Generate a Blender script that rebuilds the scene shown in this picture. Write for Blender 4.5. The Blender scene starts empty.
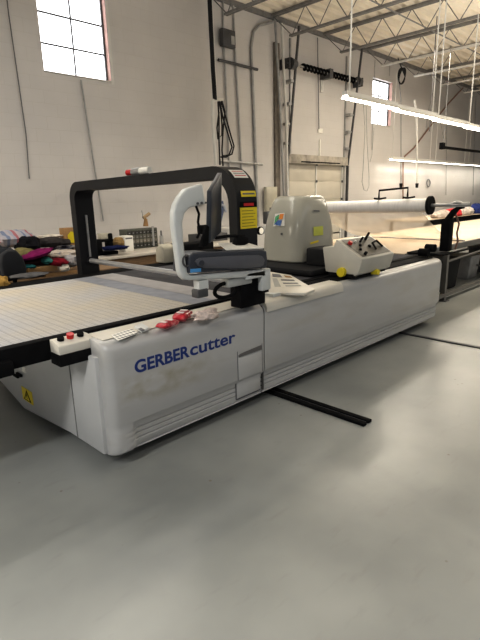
import bpy, bmesh, math, random
from mathutils import Vector, Matrix, noise

scene = bpy.context.scene
COL = scene.collection
PI = math.pi

# ------------------------------------------------------------------ camera
H = 1.65
CX, CY = 240.0, 320.0
V1, V2 = (739.0, 183.0), (-258.0, 210.0)
F = math.sqrt(-((V1[0]-CX)*(V2[0]-CX) + (V1[1]-CY)*(V2[1]-CY)))
AX = Vector((V1[0]-CX, -(V1[1]-CY), -F)).normalized()
AY = Vector((V2[0]-CX, -(V2[1]-CY), -F)).normalized()
AZ = AX.cross(AY)
AY = AZ.cross(AX)
ROT = Matrix((AX, AY, AZ))            # camera -> world
CAM = Vector((0, 0, H))

def at(px, py, axis, val):
    """world point seen at a pixel, on the plane axis = val"""
    d = ROT @ Vector((px-CX, -(py-CY), -F))
    i = 'xyz'.index(axis)
    return CAM + d*((val-CAM[i])/d[i])

cam_data = bpy.data.cameras.new('camera')
cam = bpy.data.objects.new('camera', cam_data)
COL.objects.link(cam)
cam.matrix_world = Matrix.Translation(CAM) @ ROT.to_4x4()
cam_data.sensor_fit = 'HORIZONTAL'
cam_data.sensor_width = 36
cam_data.lens = F/480*36
cam_data.clip_end = 200
scene.camera = cam

# ------------------------------------------------------------------ materials
MATS = {}
def mat(name, col, rough=.6, metal=0, var=.06, scale=8, bump=0, bscale=40, emit=0, ecol=None, spec=.5, dirt=None, dscale=3, damt=.5, stretch=None):
    if name in MATS: return MATS[name]
    m = bpy.data.materials.new(name); m.use_nodes = True
    nt = m.node_tree; N = nt.nodes; L = nt.links
    b = N['Principled BSDF']
    b.inputs['Roughness'].default_value = rough
    b.inputs['Metallic'].default_value = metal
    b.inputs['Specular IOR Level'].default_value = spec
    tc = N.new('ShaderNodeTexCoord')
    src = tc.outputs['Object']
    if stretch:
        mp = N.new('ShaderNodeMapping'); mp.inputs['Scale'].default_value = stretch
        L.new(src, mp.inputs['Vector']); src = mp.outputs[0]
    nz = N.new('ShaderNodeTexNoise'); nz.inputs['Scale'].default_value = scale; nz.inputs['Detail'].default_value = 5
    L.new(src, nz.inputs['Vector'])
    rp = N.new('ShaderNodeValToRGB')
    rp.color_ramp.elements[0].position = .3; rp.color_ramp.elements[1].position = .7
    rp.color_ramp.elements[0].color = tuple(max(0, c*(1-var*2)) for c in col)+(1,)
    rp.color_ramp.elements[1].color = tuple(min(1, c*(1+var)) for c in col)+(1,)
    L.new(nz.outputs['Fac'], rp.inputs['Fac'])
    out = rp.outputs['Color']
    if dirt:
        n2 = N.new('ShaderNodeTexNoise'); n2.inputs['Scale'].default_value = dscale; n2.inputs['Detail'].default_value = 8
        L.new(src, n2.inputs['Vector'])
        r2 = N.new('ShaderNodeValToRGB')
        r2.color_ramp.elements[0].position = .52; r2.color_ramp.elements[1].position = .72
        r2.color_ramp.elements[0].color = (0,0,0,1); r2.color_ramp.elements[1].color = (damt,)*3+(1,)
        L.new(n2.outputs['Fac'], r2.inputs['Fac'])
        mx = N.new('ShaderNodeMixRGB'); mx.inputs['Color2'].default_value = tuple(dirt)+(1,)
        L.new(r2.outputs['Color'], mx.inputs['Fac']); L.new(out, mx.inputs['Color1']); out = mx.outputs['Color']
    L.new(out, b.inputs['Base Color'])
    if bump:
        n3 = N.new('ShaderNodeTexNoise'); n3.inputs['Scale'].default_value = bscale; n3.inputs['Detail'].default_value = 4
        L.new(src, n3.inputs['Vector'])
        bp = N.new('ShaderNodeBump'); bp.inputs['Strength'].default_value = bump; bp.inputs['Distance'].default_value = .02
        L.new(n3.outputs['Fac'], bp.inputs['Height']); L.new(bp.outputs['Normal'], b.inputs['Normal'])
    if emit:
        b.inputs['Emission Color'].default_value = tuple(ecol or col)+(1,)
        b.inputs['Emission Strength'].default_value = emit
    MATS[name] = m
    return m

def fabric(name, col, col2=None, sc=6):
    return mat(name, col, rough=.95, var=.2, scale=14, bump=.5, bscale=12, spec=.1, dirt=col2, dscale=sc, damt=.9)

def nodes_of(name):
    m = bpy.data.materials.new(name); m.use_nodes = True
    MATS[name] = m
    return m, m.node_tree.nodes, m.node_tree.links, m.node_tree.nodes['Principled BSDF']

def wall_material():
    m, N, L, b = nodes_of('painted_block')
    tc = N.new('ShaderNodeTexCoord'); sp = N.new('ShaderNodeSeparateXYZ'); cb = N.new('ShaderNodeCombineXYZ')
    L.new(tc.outputs['Object'], sp.inputs[0]); L.new(sp.outputs['X'], cb.inputs['X']); L.new(sp.outputs['Z'], cb.inputs['Y'])
    br = N.new('ShaderNodeTexBrick'); L.new(cb.outputs[0], br.inputs['Vector'])
    br.inputs['Color1'].default_value = (.66,.64,.625,1); br.inputs['Color2'].default_value = (.645,.625,.61,1)
    br.inputs['Mortar'].default_value = (.60,.578,.55,1)
    br.inputs['Scale'].default_value = 1; br.inputs['Mortar Size'].default_value = .0055; br.inputs['Mortar Smooth'].default_value = .3
    br.inputs['Brick Width'].default_value = .4; br.inputs['Row Height'].default_value = .2
    nz = N.new('ShaderNodeTexNoise'); nz.inputs['Scale'].default_value = .9; nz.inputs['Detail'].default_value = 6
    L.new(tc.outputs['Object'], nz.inputs['Vector'])
    mr = N.new('ShaderNodeMapRange'); mr.inputs['To Min'].default_value = .86; mr.inputs['To Max'].default_value = 1.08
    L.new(nz.outputs['Fac'], mr.inputs['Value'])
    mx = N.new('ShaderNodeMixRGB'); mx.blend_type = 'MULTIPLY'; mx.inputs['Fac'].default_value = 1
    # the mortar lines fade in and out under the paint
    n2 = N.new('ShaderNodeTexNoise'); n2.inputs['Scale'].default_value = 1.7
    L.new(tc.outputs['Object'], n2.inputs['Vector'])
    m2 = N.new('ShaderNodeMixRGB'); m2.inputs['Color2'].default_value = (.655,.635,.62,1)
    L.new(n2.outputs['Fac'], m2.inputs['Fac']); L.new(br.outputs['Color'], m2.inputs['Color1'])
    L.new(m2.outputs[0], mx.inputs['Color1']); L.new(mr.outputs[0], mx.inputs['Color2'])
    L.new(mx.outputs[0], b.inputs['Base Color'])
    b.inputs['Roughness'].default_value = .75
    bp = N.new('ShaderNodeBump'); bp.inputs['Strength'].default_value = .25; bp.inputs['Distance'].default_value = .01; bp.invert = True
    L.new(br.outputs['Fac'], bp.inputs['Height']); L.new(bp.outputs[0], b.inputs['Normal'])
    return m

def floor_material():
    m, N, L, b = nodes_of('worn_epoxy_floor')
    tc = N.new('ShaderNodeTexCoord')
    n1 = N.new('ShaderNodeTexNoise'); n1.inputs['Scale'].default_value = .8; n1.inputs['Detail'].default_value = 4; n1.inputs['Roughness'].default_value = .5
    L.new(tc.outputs['Object'], n1.inputs['Vector'])
    r1 = N.new('ShaderNodeValToRGB')
    r1.color_ramp.elements[0].position = .3; r1.color_ramp.elements[0].color = (.225,.238,.235,1)
    r1.color_ramp.elements[1].position = .7; r1.color_ramp.elements[1].color = (.40,.41,.395,1)
    L.new(n1.outputs['Fac'], r1.inputs['Fac'])
    # fine scuffs
    mp = N.new('ShaderNodeMapping'); mp.inputs['Rotation'].default_value = (0,0,.9); mp.inputs['Scale'].default_value = (1.5,5,1)
    L.new(tc.outputs['Object'], mp.inputs['Vector'])
    n2 = N.new('ShaderNodeTexNoise'); n2.inputs['Scale'].default_value = 3; n2.inputs['Detail'].default_value = 9
    L.new(mp.outputs[0], n2.inputs['Vector'])
    r2 = N.new('ShaderNodeValToRGB'); r2.color_ramp.elements[0].position = .60; r2.color_ramp.elements[1].position = .78
    r2.color_ramp.elements[0].color = (0,0,0,1); r2.color_ramp.elements[1].color = (.2,.2,.2,1)
    L.new(n2.outputs['Fac'], r2.inputs['Fac'])
    mx = N.new('ShaderNodeMixRGB'); mx.inputs['Color2'].default_value = (.17,.16,.15,1)
    L.new(r2.outputs[0], mx.inputs['Fac']); L.new(r1.outputs[0], mx.inputs['Color1'])
    # specks
    n3 = N.new('ShaderNodeTexVoronoi'); n3.inputs['Scale'].default_value = 5
    L.new(tc.outputs['Object'], n3.inputs['Vector'])
    r3 = N.new('ShaderNodeValToRGB'); r3.color_ramp.elements[0].position = .03; r3.color_ramp.elements[1].position = .06
    r3.color_ramp.elements[0].color = (.8,.8,.8,1); r3.color_ramp.elements[1].color = (0,0,0,1)
    L.new(n3.outputs['Distance'], r3.inputs['Fac'])
    m3 = N.new('ShaderNodeMixRGB'); m3.inputs['Color2'].default_value = (.2,.17,.14,1)
    L.new(r3.outputs[0], m3.inputs['Fac']); L.new(mx.outputs[0], m3.inputs['Color1'])
    L.new(m3.outputs[0], b.inputs['Base Color'])
    rr = N.new('ShaderNodeMapRange'); rr.inputs['To Min'].default_value = .26; rr.inputs['To Max'].default_value = .38
    L.new(n1.outputs['Fac'], rr.inputs['Value']); L.new(rr.outputs[0], b.inputs['Roughness'])
    n4 = N.new('ShaderNodeTexNoise'); n4.inputs['Scale'].default_value = 25; n4.inputs['Detail'].default_value = 4
    L.new(tc.outputs['Object'], n4.inputs['Vector'])
    bp = N.new('ShaderNodeBump'); bp.inputs['Strength'].default_value = .04; bp.inputs['Distance'].default_value = .01
    L.new(n4.outputs['Fac'], bp.inputs['Height']); L.new(bp.outputs[0], b.inputs['Normal'])
    return m

def bristle_material():
    m, N, L, b = nodes_of('bristle_bed')
    tc = N.new('ShaderNodeTexCoord')
    br = N.new('ShaderNodeTexBrick'); br.offset = 0
    L.new(tc.outputs['Object'], br.inputs['Vector'])
    br.inputs['Color1'].default_value = (.58,.565,.54,1); br.inputs['Color2'].default_value = (.53,.515,.49,1); br.inputs['Mortar'].default_value = (.42,.41,.40,1)
    br.inputs['Scale'].default_value = 1; br.inputs['Brick Width'].default_value = .06; br.inputs['Row Height'].default_value = .035; br.inputs['Mortar Size'].default_value = .006
    nz = N.new('ShaderNodeTexNoise'); nz.inputs['Scale'].default_value = 1.3; nz.inputs['Detail'].default_value = 4
    L.new(tc.outputs['Object'], nz.inputs['Vector'])
    rp = N.new('ShaderNodeValToRGB'); rp.color_ramp.elements[0].position = .35; rp.color_ramp.elements[1].position = .68
    rp.color_ramp.elements[0].color = (.86,.9,1.0,1); rp.color_ramp.elements[1].color = (1,.94,.82,1)
    L.new(nz.outputs['Fac'], rp.inputs['Fac'])
    mx = N.new('ShaderNodeMixRGB'); mx.blend_type = 'MULTIPLY'; mx.inputs['Fac'].default_value = 1
    L.new(br.outputs['Color'], mx.inputs['Color1']); L.new(rp.outputs[0], mx.inputs['Color2'])
    L.new(mx.outputs[0], b.inputs['Base Color']); b.inputs['Roughness'].default_value = .8
    bp = N.new('ShaderNodeBump'); bp.inputs['Strength'].default_value = .4; bp.inputs['Distance'].default_value = .01; bp.invert = True
    L.new(br.outputs['Fac'], bp.inputs['Height']); L.new(bp.outputs[0], b.inputs['Normal'])
    return m

def striped_material(name, cols, freq, axis='X'):
    m, N, L, b = nodes_of(name)
    tc = N.new('ShaderNodeTexCoord'); sp = N.new('ShaderNodeSeparateXYZ'); L.new(tc.outputs['Object'], sp.inputs[0])
    mu = N.new('ShaderNodeMath'); mu.operation = 'MULTIPLY'; mu.inputs[1].default_value = freq; L.new(sp.outputs[axis], mu.inputs[0])
    fr = N.new('ShaderNodeMath'); fr.operation = 'FRACT'; L.new(mu.outputs[0], fr.inputs[0])
    rp = N.new('ShaderNodeValToRGB'); rp.color_ramp.interpolation = 'CONSTANT'
    e = rp.color_ramp.elements
    e[0].position = 0; e[0].color = tuple(cols[0])+(1,)
    e[1].position = 1/len(cols); e[1].color = tuple(cols[1])+(1,)
    for i, c in enumerate(cols[2:], 2):
        k = e.new(i/len(cols)); k.color = tuple(c)+(1,)
    L.new(fr.outputs[0], rp.inputs['Fac']); L.new(rp.outputs[0], b.inputs['Base Color']); b.inputs['Roughness'].default_value = .95
    return m

def film_material():
    m, N, L, b = nodes_of('plastic_film')
    b.inputs['Base Color'].default_value = (.86,.85,.83,1); b.inputs['Roughness'].default_value = .3
    tc = N.new('ShaderNodeTexCoord'); nz = N.new('ShaderNodeTexNoise'); nz.inputs['Scale'].default_value = 1.4; nz.inputs['Detail'].default_value = 1
    L.new(tc.outputs['Object'], nz.inputs['Vector'])
    mr = N.new('ShaderNodeMapRange'); mr.inputs['From Min'].default_value = .35; mr.inputs['From Max'].default_value = .65; mr.inputs['To Min'].default_value = .35; mr.inputs['To Max'].default_value = .7
    L.new(nz.outputs['Fac'], mr.inputs['Value']); L.new(mr.outputs[0], b.inputs['Alpha'])
    return m

def smudge_panel(src):
    m = src.copy(); m.name = 'ivory_panel_paint_smudged'; N = m.node_tree.nodes; L = m.node_tree.links; b = N['Principled BSDF']
    prev = b.inputs['Base Color'].links[0].from_socket
    tc = N.new('ShaderNodeTexCoord'); sp = N.new('ShaderNodeSeparateXYZ'); L.new(tc.outputs['Object'], sp.inputs[0])
    def bump_(sock, lo, mid0, mid1, hi):
        a_ = N.new('ShaderNodeMapRange'); a_.interpolation_type = 'SMOOTHSTEP'; a_.inputs['From Min'].default_value = lo; a_.inputs['From Max'].default_value = mid0; L.new(sock, a_.inputs['Value'])
        c_ = N.new('ShaderNodeMapRange'); c_.interpolation_type = 'SMOOTHSTEP'; c_.inputs['From Min'].default_value = hi; c_.inputs['From Max'].default_value = mid1; L.new(sock, c_.inputs['Value'])
        k_ = N.new('ShaderNodeMath'); k_.operation = 'MULTIPLY'; L.new(a_.outputs[0], k_.inputs[0]); L.new(c_.outputs[0], k_.inputs[1]); return k_.outputs[0]
    zx = bump_(sp.outputs['Z'], .36, .47, .53, .63); xx = bump_(sp.outputs['X'], -2.25, -2.15, -1.8, -1.25)
    mp = N.new('ShaderNodeMapping'); mp.inputs['Scale'].default_value = (2.5,1,3.5); L.new(tc.outputs['Object'], mp.inputs[0])
    nz = N.new('ShaderNodeTexNoise'); nz.inputs['Scale'].default_value = 2.5; nz.inputs['Detail'].default_value = 8; L.new(mp.outputs[0], nz.inputs['Vector'])
    r = N.new('ShaderNodeMapRange'); r.inputs['From Min'].default_value = .4; r.inputs['From Max'].default_value = .7; L.new(nz.outputs['Fac'], r.inputs['Value'])
    k1 = N.new('ShaderNodeMath'); k1.operation = 'MULTIPLY'; L.new(zx, k1.inputs[0]); L.new(xx, k1.inputs[1])
    k2 = N.new('ShaderNodeMath'); k2.operation = 'MULTIPLY'; L.new(k1.outputs[0], k2.inputs[0]); L.new(r.outputs[0], k2.inputs[1])
    mx = N.new('ShaderNodeMixRGB'); mx.inputs['Color2'].default_value = (.36,.33,.25,1); L.new(k2.outputs[0], mx.inputs['Fac']); L.new(prev, mx.inputs['Color1'])
    L.new(mx.outputs[0], b.inputs['Base Color'])
    return m

WALL = wall_material(); FLOOR = floor_material(); BRIST = bristle_material(); FILM = film_material()
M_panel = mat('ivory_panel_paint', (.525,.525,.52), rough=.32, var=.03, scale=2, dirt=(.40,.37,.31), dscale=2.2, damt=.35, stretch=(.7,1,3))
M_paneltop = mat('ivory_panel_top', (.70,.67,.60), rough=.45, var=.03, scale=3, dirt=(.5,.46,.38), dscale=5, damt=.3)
M_panelgap = mat('panel_shadow_gap', (.06,.06,.06), rough=.8)
M_end = mat('end_cover_grey', (.58,.585,.585), rough=.38, var=.04, scale=2)
M_black = mat('black_rail', (.007,.007,.008), rough=.8, var=.3, spec=.12)
M_archblk = mat('arch_navy_black', (.010,.0105,.013), rough=.5, var=.1, spec=.3)
M_blackmat = mat('black_rubber', (.014,.014,.016), rough=.7, spec=.3)
M_greymat = mat('grey_conveyor_mat', (.085,.085,.095), rough=.85, var=.12, scale=5, spec=.15)
M_bluegrey = mat('blue_grey_strip', (.27,.285,.33), rough=.6, var=.08)
M_pale = mat('pale_strip', (.40,.39,.40), rough=.5, var=.06)
M_steel = mat('brushed_steel', (.46,.46,.465), rough=.3, metal=.55, var=.05)
M_galv = mat('galvanised_steel', (.42,.42,.42), rough=.45, metal=.4, var=.1)
M_darksteel = mat('dark_steel', (.10,.10,.105), rough=.5, metal=.3)
M_joist = mat('grey_joist_paint', (.24,.235,.23), rough=.6, var=.12)
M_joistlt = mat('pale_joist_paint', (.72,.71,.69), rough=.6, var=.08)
M_deck = mat('cream_roof_deck', (.86,.80,.69), rough=.7, var=.06, scale=1.5)
M_white = mat('white_paint', (.72,.71,.68), rough=.4, var=.03)
M_console = mat('console_offwhite', (.66,.68,.67), rough=.35, var=.03)
M_head = mat('head_ivory', (.47,.46,.40), rough=.22, var=.03, scale=3)
M_ctl = mat('control_box_ivory', (.56,.54,.48), rough=.42, var=.05, scale=4)
M_ctlface = mat('control_face_taupe', (.085,.078,.062), rough=.5, var=.06)
M_navy = mat('printer_navy', (.045,.05,.065), rough=.4, var=.08)
M_navylt = mat('printer_slate', (.12,.123,.14), rough=.35, var=.05)
M_screen = mat('monitor_slate', (.04,.046,.06), rough=.35, var=.05)
M_yellow = mat('yellow_plastic', (.75,.62,.03), rough=.4, var=.05)
M_label = mat('yellow_label', (.85,.68,.03), rough=.5, var=.02)
M_labellt = mat('green_yellow_label', (.62,.66,.12), rough=.5)
M_red = mat('red_button', (.60,.02,.02), rough=.35, var=.05)
M_redpk = mat('red_wrapper', (.52,.03,.05), rough=.3, var=.3, scale=25, dirt=(.78,.5,.48), dscale=11, damt=.75)
M_paper = mat('white_paper', (.86,.85,.80), rough=.7, var=.02)
M_ink = mat('grey_ink', (.16,.16,.17), rough=.7)
M_blueink = mat('blue_lettering', (.014,.04,.21), rough=.4, var=.03)
M_bluestk = mat('blue_sticker', (.10,.36,.72), rough=.4)
M_orange = mat('orange_ink', (.82,.30,.05), rough=.5)
M_green = mat('green_ink', (.10,.42,.20), rough=.5)
M_bluein = mat('blue_ink', (.10,.22,.55), rough=.5)
M_cream = mat('cream_table_paper', (.62,.51,.385), rough=.6, var=.05, scale=1.2)
M_card = mat('cardboard', (.36,.22,.10), rough=.85, var=.1)
M_bench = mat('bench_top_pale', (.60,.56,.50), rough=.5)
M_wood = mat('bench_wood', (.24,.15,.08), rough=.6, var=.15, stretch=(1,8,8))
M_pink = mat('brick_pink_reveal', (.52,.34,.30), rough=.8, var=.1)
M_pane = mat('daylit_window_glass', (.95,.97,1), rough=.2, var=0, emit=3.2, ecol=(.96,.98,1))
M_tube = mat('lit_tube', (1,.98,.92), rough=.4, var=0, emit=12, ecol=(1,.96,.86))
M_beige = mat('beige_plastic', (.55,.52,.43), rough=.45, var=.04)
M_taupe = mat('taupe_column_paint', (.20,.175,.15), rough=.7, var=.15)
M_door = mat('sectional_door_cream', (.64,.60,.52), rough=.5, var=.04, scale=2)
M_copper = mat('brown_hose', (.26,.15,.11), rough=.6)

# ------------------------------------------------------------------ mesh building
class MB:
    def __init__(s): s.v = []; s.f = []
    def add(s, vs, fs):
        o = len(s.v); s.v += [Vector(v) for v in vs]; s.f += [tuple(i+o for i in f) for f in fs]; return s
    def box(s, x0, x1, y0, y1, z0, z1):
        return s.add([(x0,y0,z0),(x1,y0,z0),(x1,y1,z0),(x0,y1,z0),(x0,y0,z1),(x1,y0,z1),(x1,y1,z1),(x0,y1,z1)],
                     [(0,3,2,1),(4,5,6,7),(0,1,5,4),(1,2,6,5),(2,3,7,6),(3,0,4,7)])
    def obox(s, c, ax, ay, az):
        c, ax, ay, az = map(Vector, (c, ax, ay, az)); vs = []
        for k in (-1, 1):
            for i, j in ((-1,-1),(1,-1),(1,1),(-1,1)): vs.append(c+ax*i+ay*j+az*k)
        return s.add(vs, [(0,3,2,1),(4,5,6,7),(0,1,5,4),(1,2,6,5),(2,3,7,6),(3,0,4,7)])
    def prism(s, pts, axis, a, b):
        n = len(pts); vs = []
        for q in (a, b):
            for p in pts:
                vs.append({'x': (q,p[0],p[1]), 'y': (p[0],q,p[1]), 'z': (p[0],p[1],q)}[axis])
        return s.add(vs, [tuple(range(n)), tuple(range(2*n-1, n-1, -1))] + [(i,(i+1)%n,n+(i+1)%n,n+i) for i in range(n)])
    def loft(s, rings, cap=True, closed=True):
        n = len(rings[0]); vs = [p for r in rings for p in r]; fs = []
        for k in range(len(rings)-1):
            for i in range(n if closed else n-1):
                j = (i+1) % n; fs.append((k*n+i, k*n+j, (k+1)*n+j, (k+1)*n+i))
        if cap: fs += [tuple(range(n)), tuple(range(len(vs)-1, len(vs)-n-1, -1))]
        return s.add(vs, fs)
    def tube(s, pts, r, n=8):
        pts = [Vector(p) for p in pts]; rings = []; up = None
        for i, p in enumerate(pts):
            t = (pts[min(i+1, len(pts)-1)]-pts[max(i-1, 0)]).normalized()
            if up is None:
                up = Vector((0,0,1)) if abs(t.z) < .9 else Vector((1,0,0))
            a = t.cross(up).normalized(); up = a.cross(t).normalized()
            rr = r[i] if isinstance(r, (list, tuple)) else r
            rings.append([p+(a*math.cos(2*PI*k/n)+up*math.sin(2*PI*k/n))*rr for k in range(n)])
        return s.loft(rings)
    def cyl(s, p0, p1, r0, r1=None, n=20): return s.tube([p0, p1], [r0, r0 if r1 is None else r1], n)
    def lump(s, c, rad, seed=0, amp=.22, n=18, m=11, freq=1.6, flat=.55):
        c = Vector(c); vs = []; fs = []
        for j in range(m+1):
            th = PI*j/m
            for i in range(n):
                ph = 2*PI*i/n
                d = Vector((math.sin(th)*math.cos(ph), math.sin(th)*math.sin(ph), math.cos(th)))
                k = 1+amp*noise.noise(d*freq+Vector((seed*3.1, seed*1.7, 0)))*1.6+amp*.5*noise.noise(d*freq*3+Vector((seed, 0, 5)))
                z = max(d.z, -flat)
                vs.append(c+Vector((d.x*rad[0]*k, d.y*rad[1]*k, z*rad[2]*k if d.z > -flat else -flat*rad[2])))
        for j in range(m):
            for i in range(n): fs.append((j*n+i, j*n+(i+1)%n, (j+1)*n+(i+1)%n, (j+1)*n+i))
        return s.add(vs, fs)
    def build(s, name, m, parent=None, bevel=0, smooth=False, seg=2, kind=None, label=None, cat=None, group=None, loc=None):
        base = Vector(parent['base']) if parent is not None and 'base' in parent else (Vector(loc) if loc is not None else Vector((0,0,0)))
        me = bpy.data.meshes.new(name)
        me.from_pydata([v-base for v in s.v], [], s.f)
        bm = bmesh.new(); bm.from_mesh(me)
        bmesh.ops.remove_doubles(bm, verts=bm.verts, dist=1e-5)
        bmesh.ops.recalc_face_normals(bm, faces=bm.faces)
        if bevel:
            ed = [e for e in bm.edges if len(e.link_faces) == 2 and e.calc_face_angle() > .6]
            bmesh.ops.bevel(bm, geom=ed, offset=bevel, segments=seg, affect='EDGES', profile=.5, clamp_overlap=True)
        if smooth or bevel:
            for f in bm.faces: f.smooth = True
            for e in bm.edges:
                if len(e.link_faces) == 2 and e.calc_face_angle() > .7: e.smooth = False
        bm.to_mesh(me); bm.free()
        me.materials.append(m)
        o = bpy.data.objects.new(name, me); COL.objects.link(o)
        if parent is not None:
            o.parent = parent
            if 'base' in parent: o['base'] = tuple(parent['base'])
        else:
            o.location = base; o['base'] = tuple(base)
        if kind: o['kind'] = kind
        if label: o['label'] = label
        if cat: o['category'] = cat
        if group: o['group'] = group
        return o

def thing(name, loc, label, cat, group=None):
    o = bpy.data.objects.new(name, None); COL.objects.link(o)
    o.location = loc; o['base'] = tuple(loc); o['label'] = label; o['category'] = cat
    o.empty_display_size = .1
    if group: o['group'] = group
    return o

def copy_tree(o, parent=None):
    c = o.copy(); COL.objects.link(c)
    if parent is not None: c.parent = parent
    for ch in [q for q in bpy.data.objects if q.parent == o]: copy_tree(ch, c)
    return c

def text_mesh(name, body, size, m, parent, origin, right, up, width=None, bold=0, depth=.001, label=None):
    """built-in lettering turned into a mesh, lying in the plane right/up at origin (world)"""
    cu = bpy.data.curves.new(name, 'FONT'); cu.body = body; cu.size = size; cu.offset = bold; cu.extrude = depth
    t = bpy.data.objects.new('tmp', cu); COL.objects.link(t)
    dg = bpy.context.evaluated_depsgraph_get(); dg.update()
    me = bpy.data.meshes.new_from_object(t.evaluated_get(dg)); me.name = name
    bpy.data.objects.remove(t); bpy.data.curves.remove(cu)
    xs = [v.co.x for v in me.vertices]; x0, w = min(xs), max(xs)-min(xs)
    k = width/w if width else 1
    right, up = Vector(right).normalized(), Vector(up).normalized(); nrm = right.cross(up)
    base = Vector(parent['base'])
    for v in me.vertices:
        c = v.co.copy(); v.co = Vector(origin)+right*((c.x-x0)*k)+up*c.y+nrm*(c.z+depth*1.2)-base
    me.materials.clear(); me.materials.append(m)
    o = bpy.data.objects.new(name, me); COL.objects.link(o); o.parent = parent; o['base'] = tuple(base)
    if label: o['label'] = label
    return o

def arc(cx, cy, r, a0, a1, n=6):
    return [(cx+r*math.cos(math.radians(a0+(a1-a0)*i/n)), cy+r*math.sin(math.radians(a0+(a1-a0)*i/n))) for i in range(n+1)]

# ================================================================== SETTING
WY = 8.2        # back wall
CEIL = 5.66
MB().box(-9, 34, -9, WY+.25, -.12, 0).build('floor', FLOOR, kind='structure')

# back wall with two window openings and the dock door opening, built of abutting block masses
W1 = (3.86, 5.08, 3.68, 5.50); W2 = (13.98, 15.16, 3.68, 4.98); D1 = (9.98, 12.62, 0, 2.5)
wb = MB()
def wallrect(x0, x1, z0, z1): wb.box(x0, x1, WY, WY+.25, z0, z1)
xs = [-9, W1[0], W1[1], D1[0], D1[1], W2[0], W2[1], 34]
wallrect(xs[0], xs[1], 0, CEIL); wallrect(xs[1], xs[2], 0, W1[2]); wallrect(xs[1], xs[2], W1[3], CEIL)
wallrect(xs[2], xs[3], 0, CEIL); wallrect(xs[3], xs[4], D1[3], CEIL); wallrect(xs[4], xs[5], 0, CEIL)
wallrect(xs[5], xs[6], 0, W2[2]); wallrect(xs[5], xs[6], W2[3], CEIL); wallrect(xs[6], xs[7], 0, CEIL)
wb.build('wall_back', WALL, kind='structure')
MB().box(34, 34.25, -9, WY+.25, 0, CEIL).build('wall_right', WALL, kind='structure')

# corrugated roof deck, flutes along X
prof = []
y = -9.0
while y < WY+.2:
    for dy, dz in ((0, 0), (.13, 0), (.155, .085), (.265, .085), (.29, 0)): prof.append((y+dy, CEIL+dz))
    y += .30
dk = MB(); n = len(prof)
for x in (-9, 34): dk.v += [Vector((x, p[0], p[1])) for p in prof]
dk.f += [(i, i+1, n+i+1, n+i) for i in range(n-1)]
dk.build('ceiling', M_deck, kind='structure')
MB().box(-9, 34, WY-.07, WY, CEIL-.10, CEIL-.004).build('trim_1', M_joist, kind='structure')

def window(num, x0, x1, z0, z1, cols, rows):
    y0 = WY+.13
    fr = MB().box(x0, x0+.035, y0-.03, y0+.04, z0, z1).box(x1-.035, x1, y0-.03, y0+.04, z0, z1).box(x0+.035, x1-.035, y0-.03, y0+.04, z0, z0+.035).box(x0+.035, x1-.035, y0-.03, y0+.04, z1-.035, z1)
    w = fr.build('window_%d' % num, M_darksteel, kind='structure')
    mb = MB()
    for i in range(1, cols):
        xx = x0+(x1-x0)*i/cols; mb.box(xx-.011, xx+.011, y0-.02, y0+.02, z0+.035, z1-.035)
    for j in range(1, rows):
        zz = z0+(z1-z0)*j/rows; mb.box(x0+.035, x1-.035, y0-.022, y0+.022, zz-.012, zz+.012)
    mb.build('muntin', M_darksteel, w)
    MB().box(x0+.03, x1-.03, y0+.004, y0+.010, z0+.03, z1-.03).build('window_glass', M_pane, w)
    MB().box(x1+.002, x1+.05, WY-.006, WY+.0, z0-.03, z1+.03).build('window_jamb_edge', M_white, w)
    MB().box(x1-.006, x1-.001, WY+.0, y0-.03, z0, z1).build('window_reveal', M_pink, w)
    MB().box(x0, x1, WY-.02, y0-.03, z0+.001, z0+.015).build('window_sill', M_white, w)
window(1, *W1, 2, 4)
window(2, *W2, 2, 3)

# sectional dock door
d = MB().box(D1[0], D1[1], WY+.10, WY+.15, 0, .55)
for k in range(1, 5): d.box(D1[0], D1[1], WY+.10, WY+.15, .5*k+.006, min(.5*k+.494, 2.5))
d.box(D1[0], D1[1], WY+.11, WY+.15, 0, 2.5)
door = d.build('door_1', M_door, kind='structure', bevel=.004)
st = MB()
for x in (D1[0]+.02, (D1[0]+D1[1])/2, D1[1]-.06): st.box(x, x+.05, WY+.075, WY+.099, 0, 2.5)
st.build('door_stile', M_white, door)
hg = MB()
for x in (D1[0]+.045, (D1[0]+D1[1])/2+.025, D1[1]-.035):
    for z in (1.5, 2.0, 2.44): hg.box(x-.03, x+.03, WY+.055, WY+.0749, z-.03, z+.03)
hg.build('door_hinge', M_darksteel, door)
MB().box(D1[0]-.06, D1[1]+.06, WY-.05, WY-.002, 2.44, 2.66).build('door_header', mat('header_cream', (.50,.46,.40), var=.15, dirt=(.08,.07,.06), dscale=4, damt=.8), door)
MB().box(D1[0]+.5, D1[1]-.35, WY-.056, WY-.051, 2.47, 2.50).build('door_seal', M_black, door)

# ================================================================== ROOF JOISTS
def joist(x, label):
    t = thing('roof_joist', (x, WY, CEIL-.6), label, 'joist', 'open web steel joists under the roof deck')
    pal = M_joist
    y1, y0 = WY-.02, -4.0
    zt, zb = CEIL-.05, 5.1
    MB().box(x-.06, x-.012, y0, y1, zt-.012, zt+.045).box(x+.012, x+.06, y0, y1, zt-.012, zt+.045).build('top_chord', pal, t)
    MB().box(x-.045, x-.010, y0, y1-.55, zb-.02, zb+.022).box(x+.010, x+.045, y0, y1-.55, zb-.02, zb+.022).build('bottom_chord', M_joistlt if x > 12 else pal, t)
    w = MB(); yy = y1-.6; k = 0
    w.tube([(x, y1-.05, zt), (x, y1-.6, zb)], .011, 6)
    while yy > y0+.4:
        za, zc = (zb, zt) if k % 2 == 0 else (zt, zb)
        w.tube([(x, yy, za), (x, yy-.36, zc)], .010, 6); yy -= .36; k += 1
    w.build('web_rod', pal, t)
    # the raised deck flutes between chord and deck read as dashes
    return t
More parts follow.
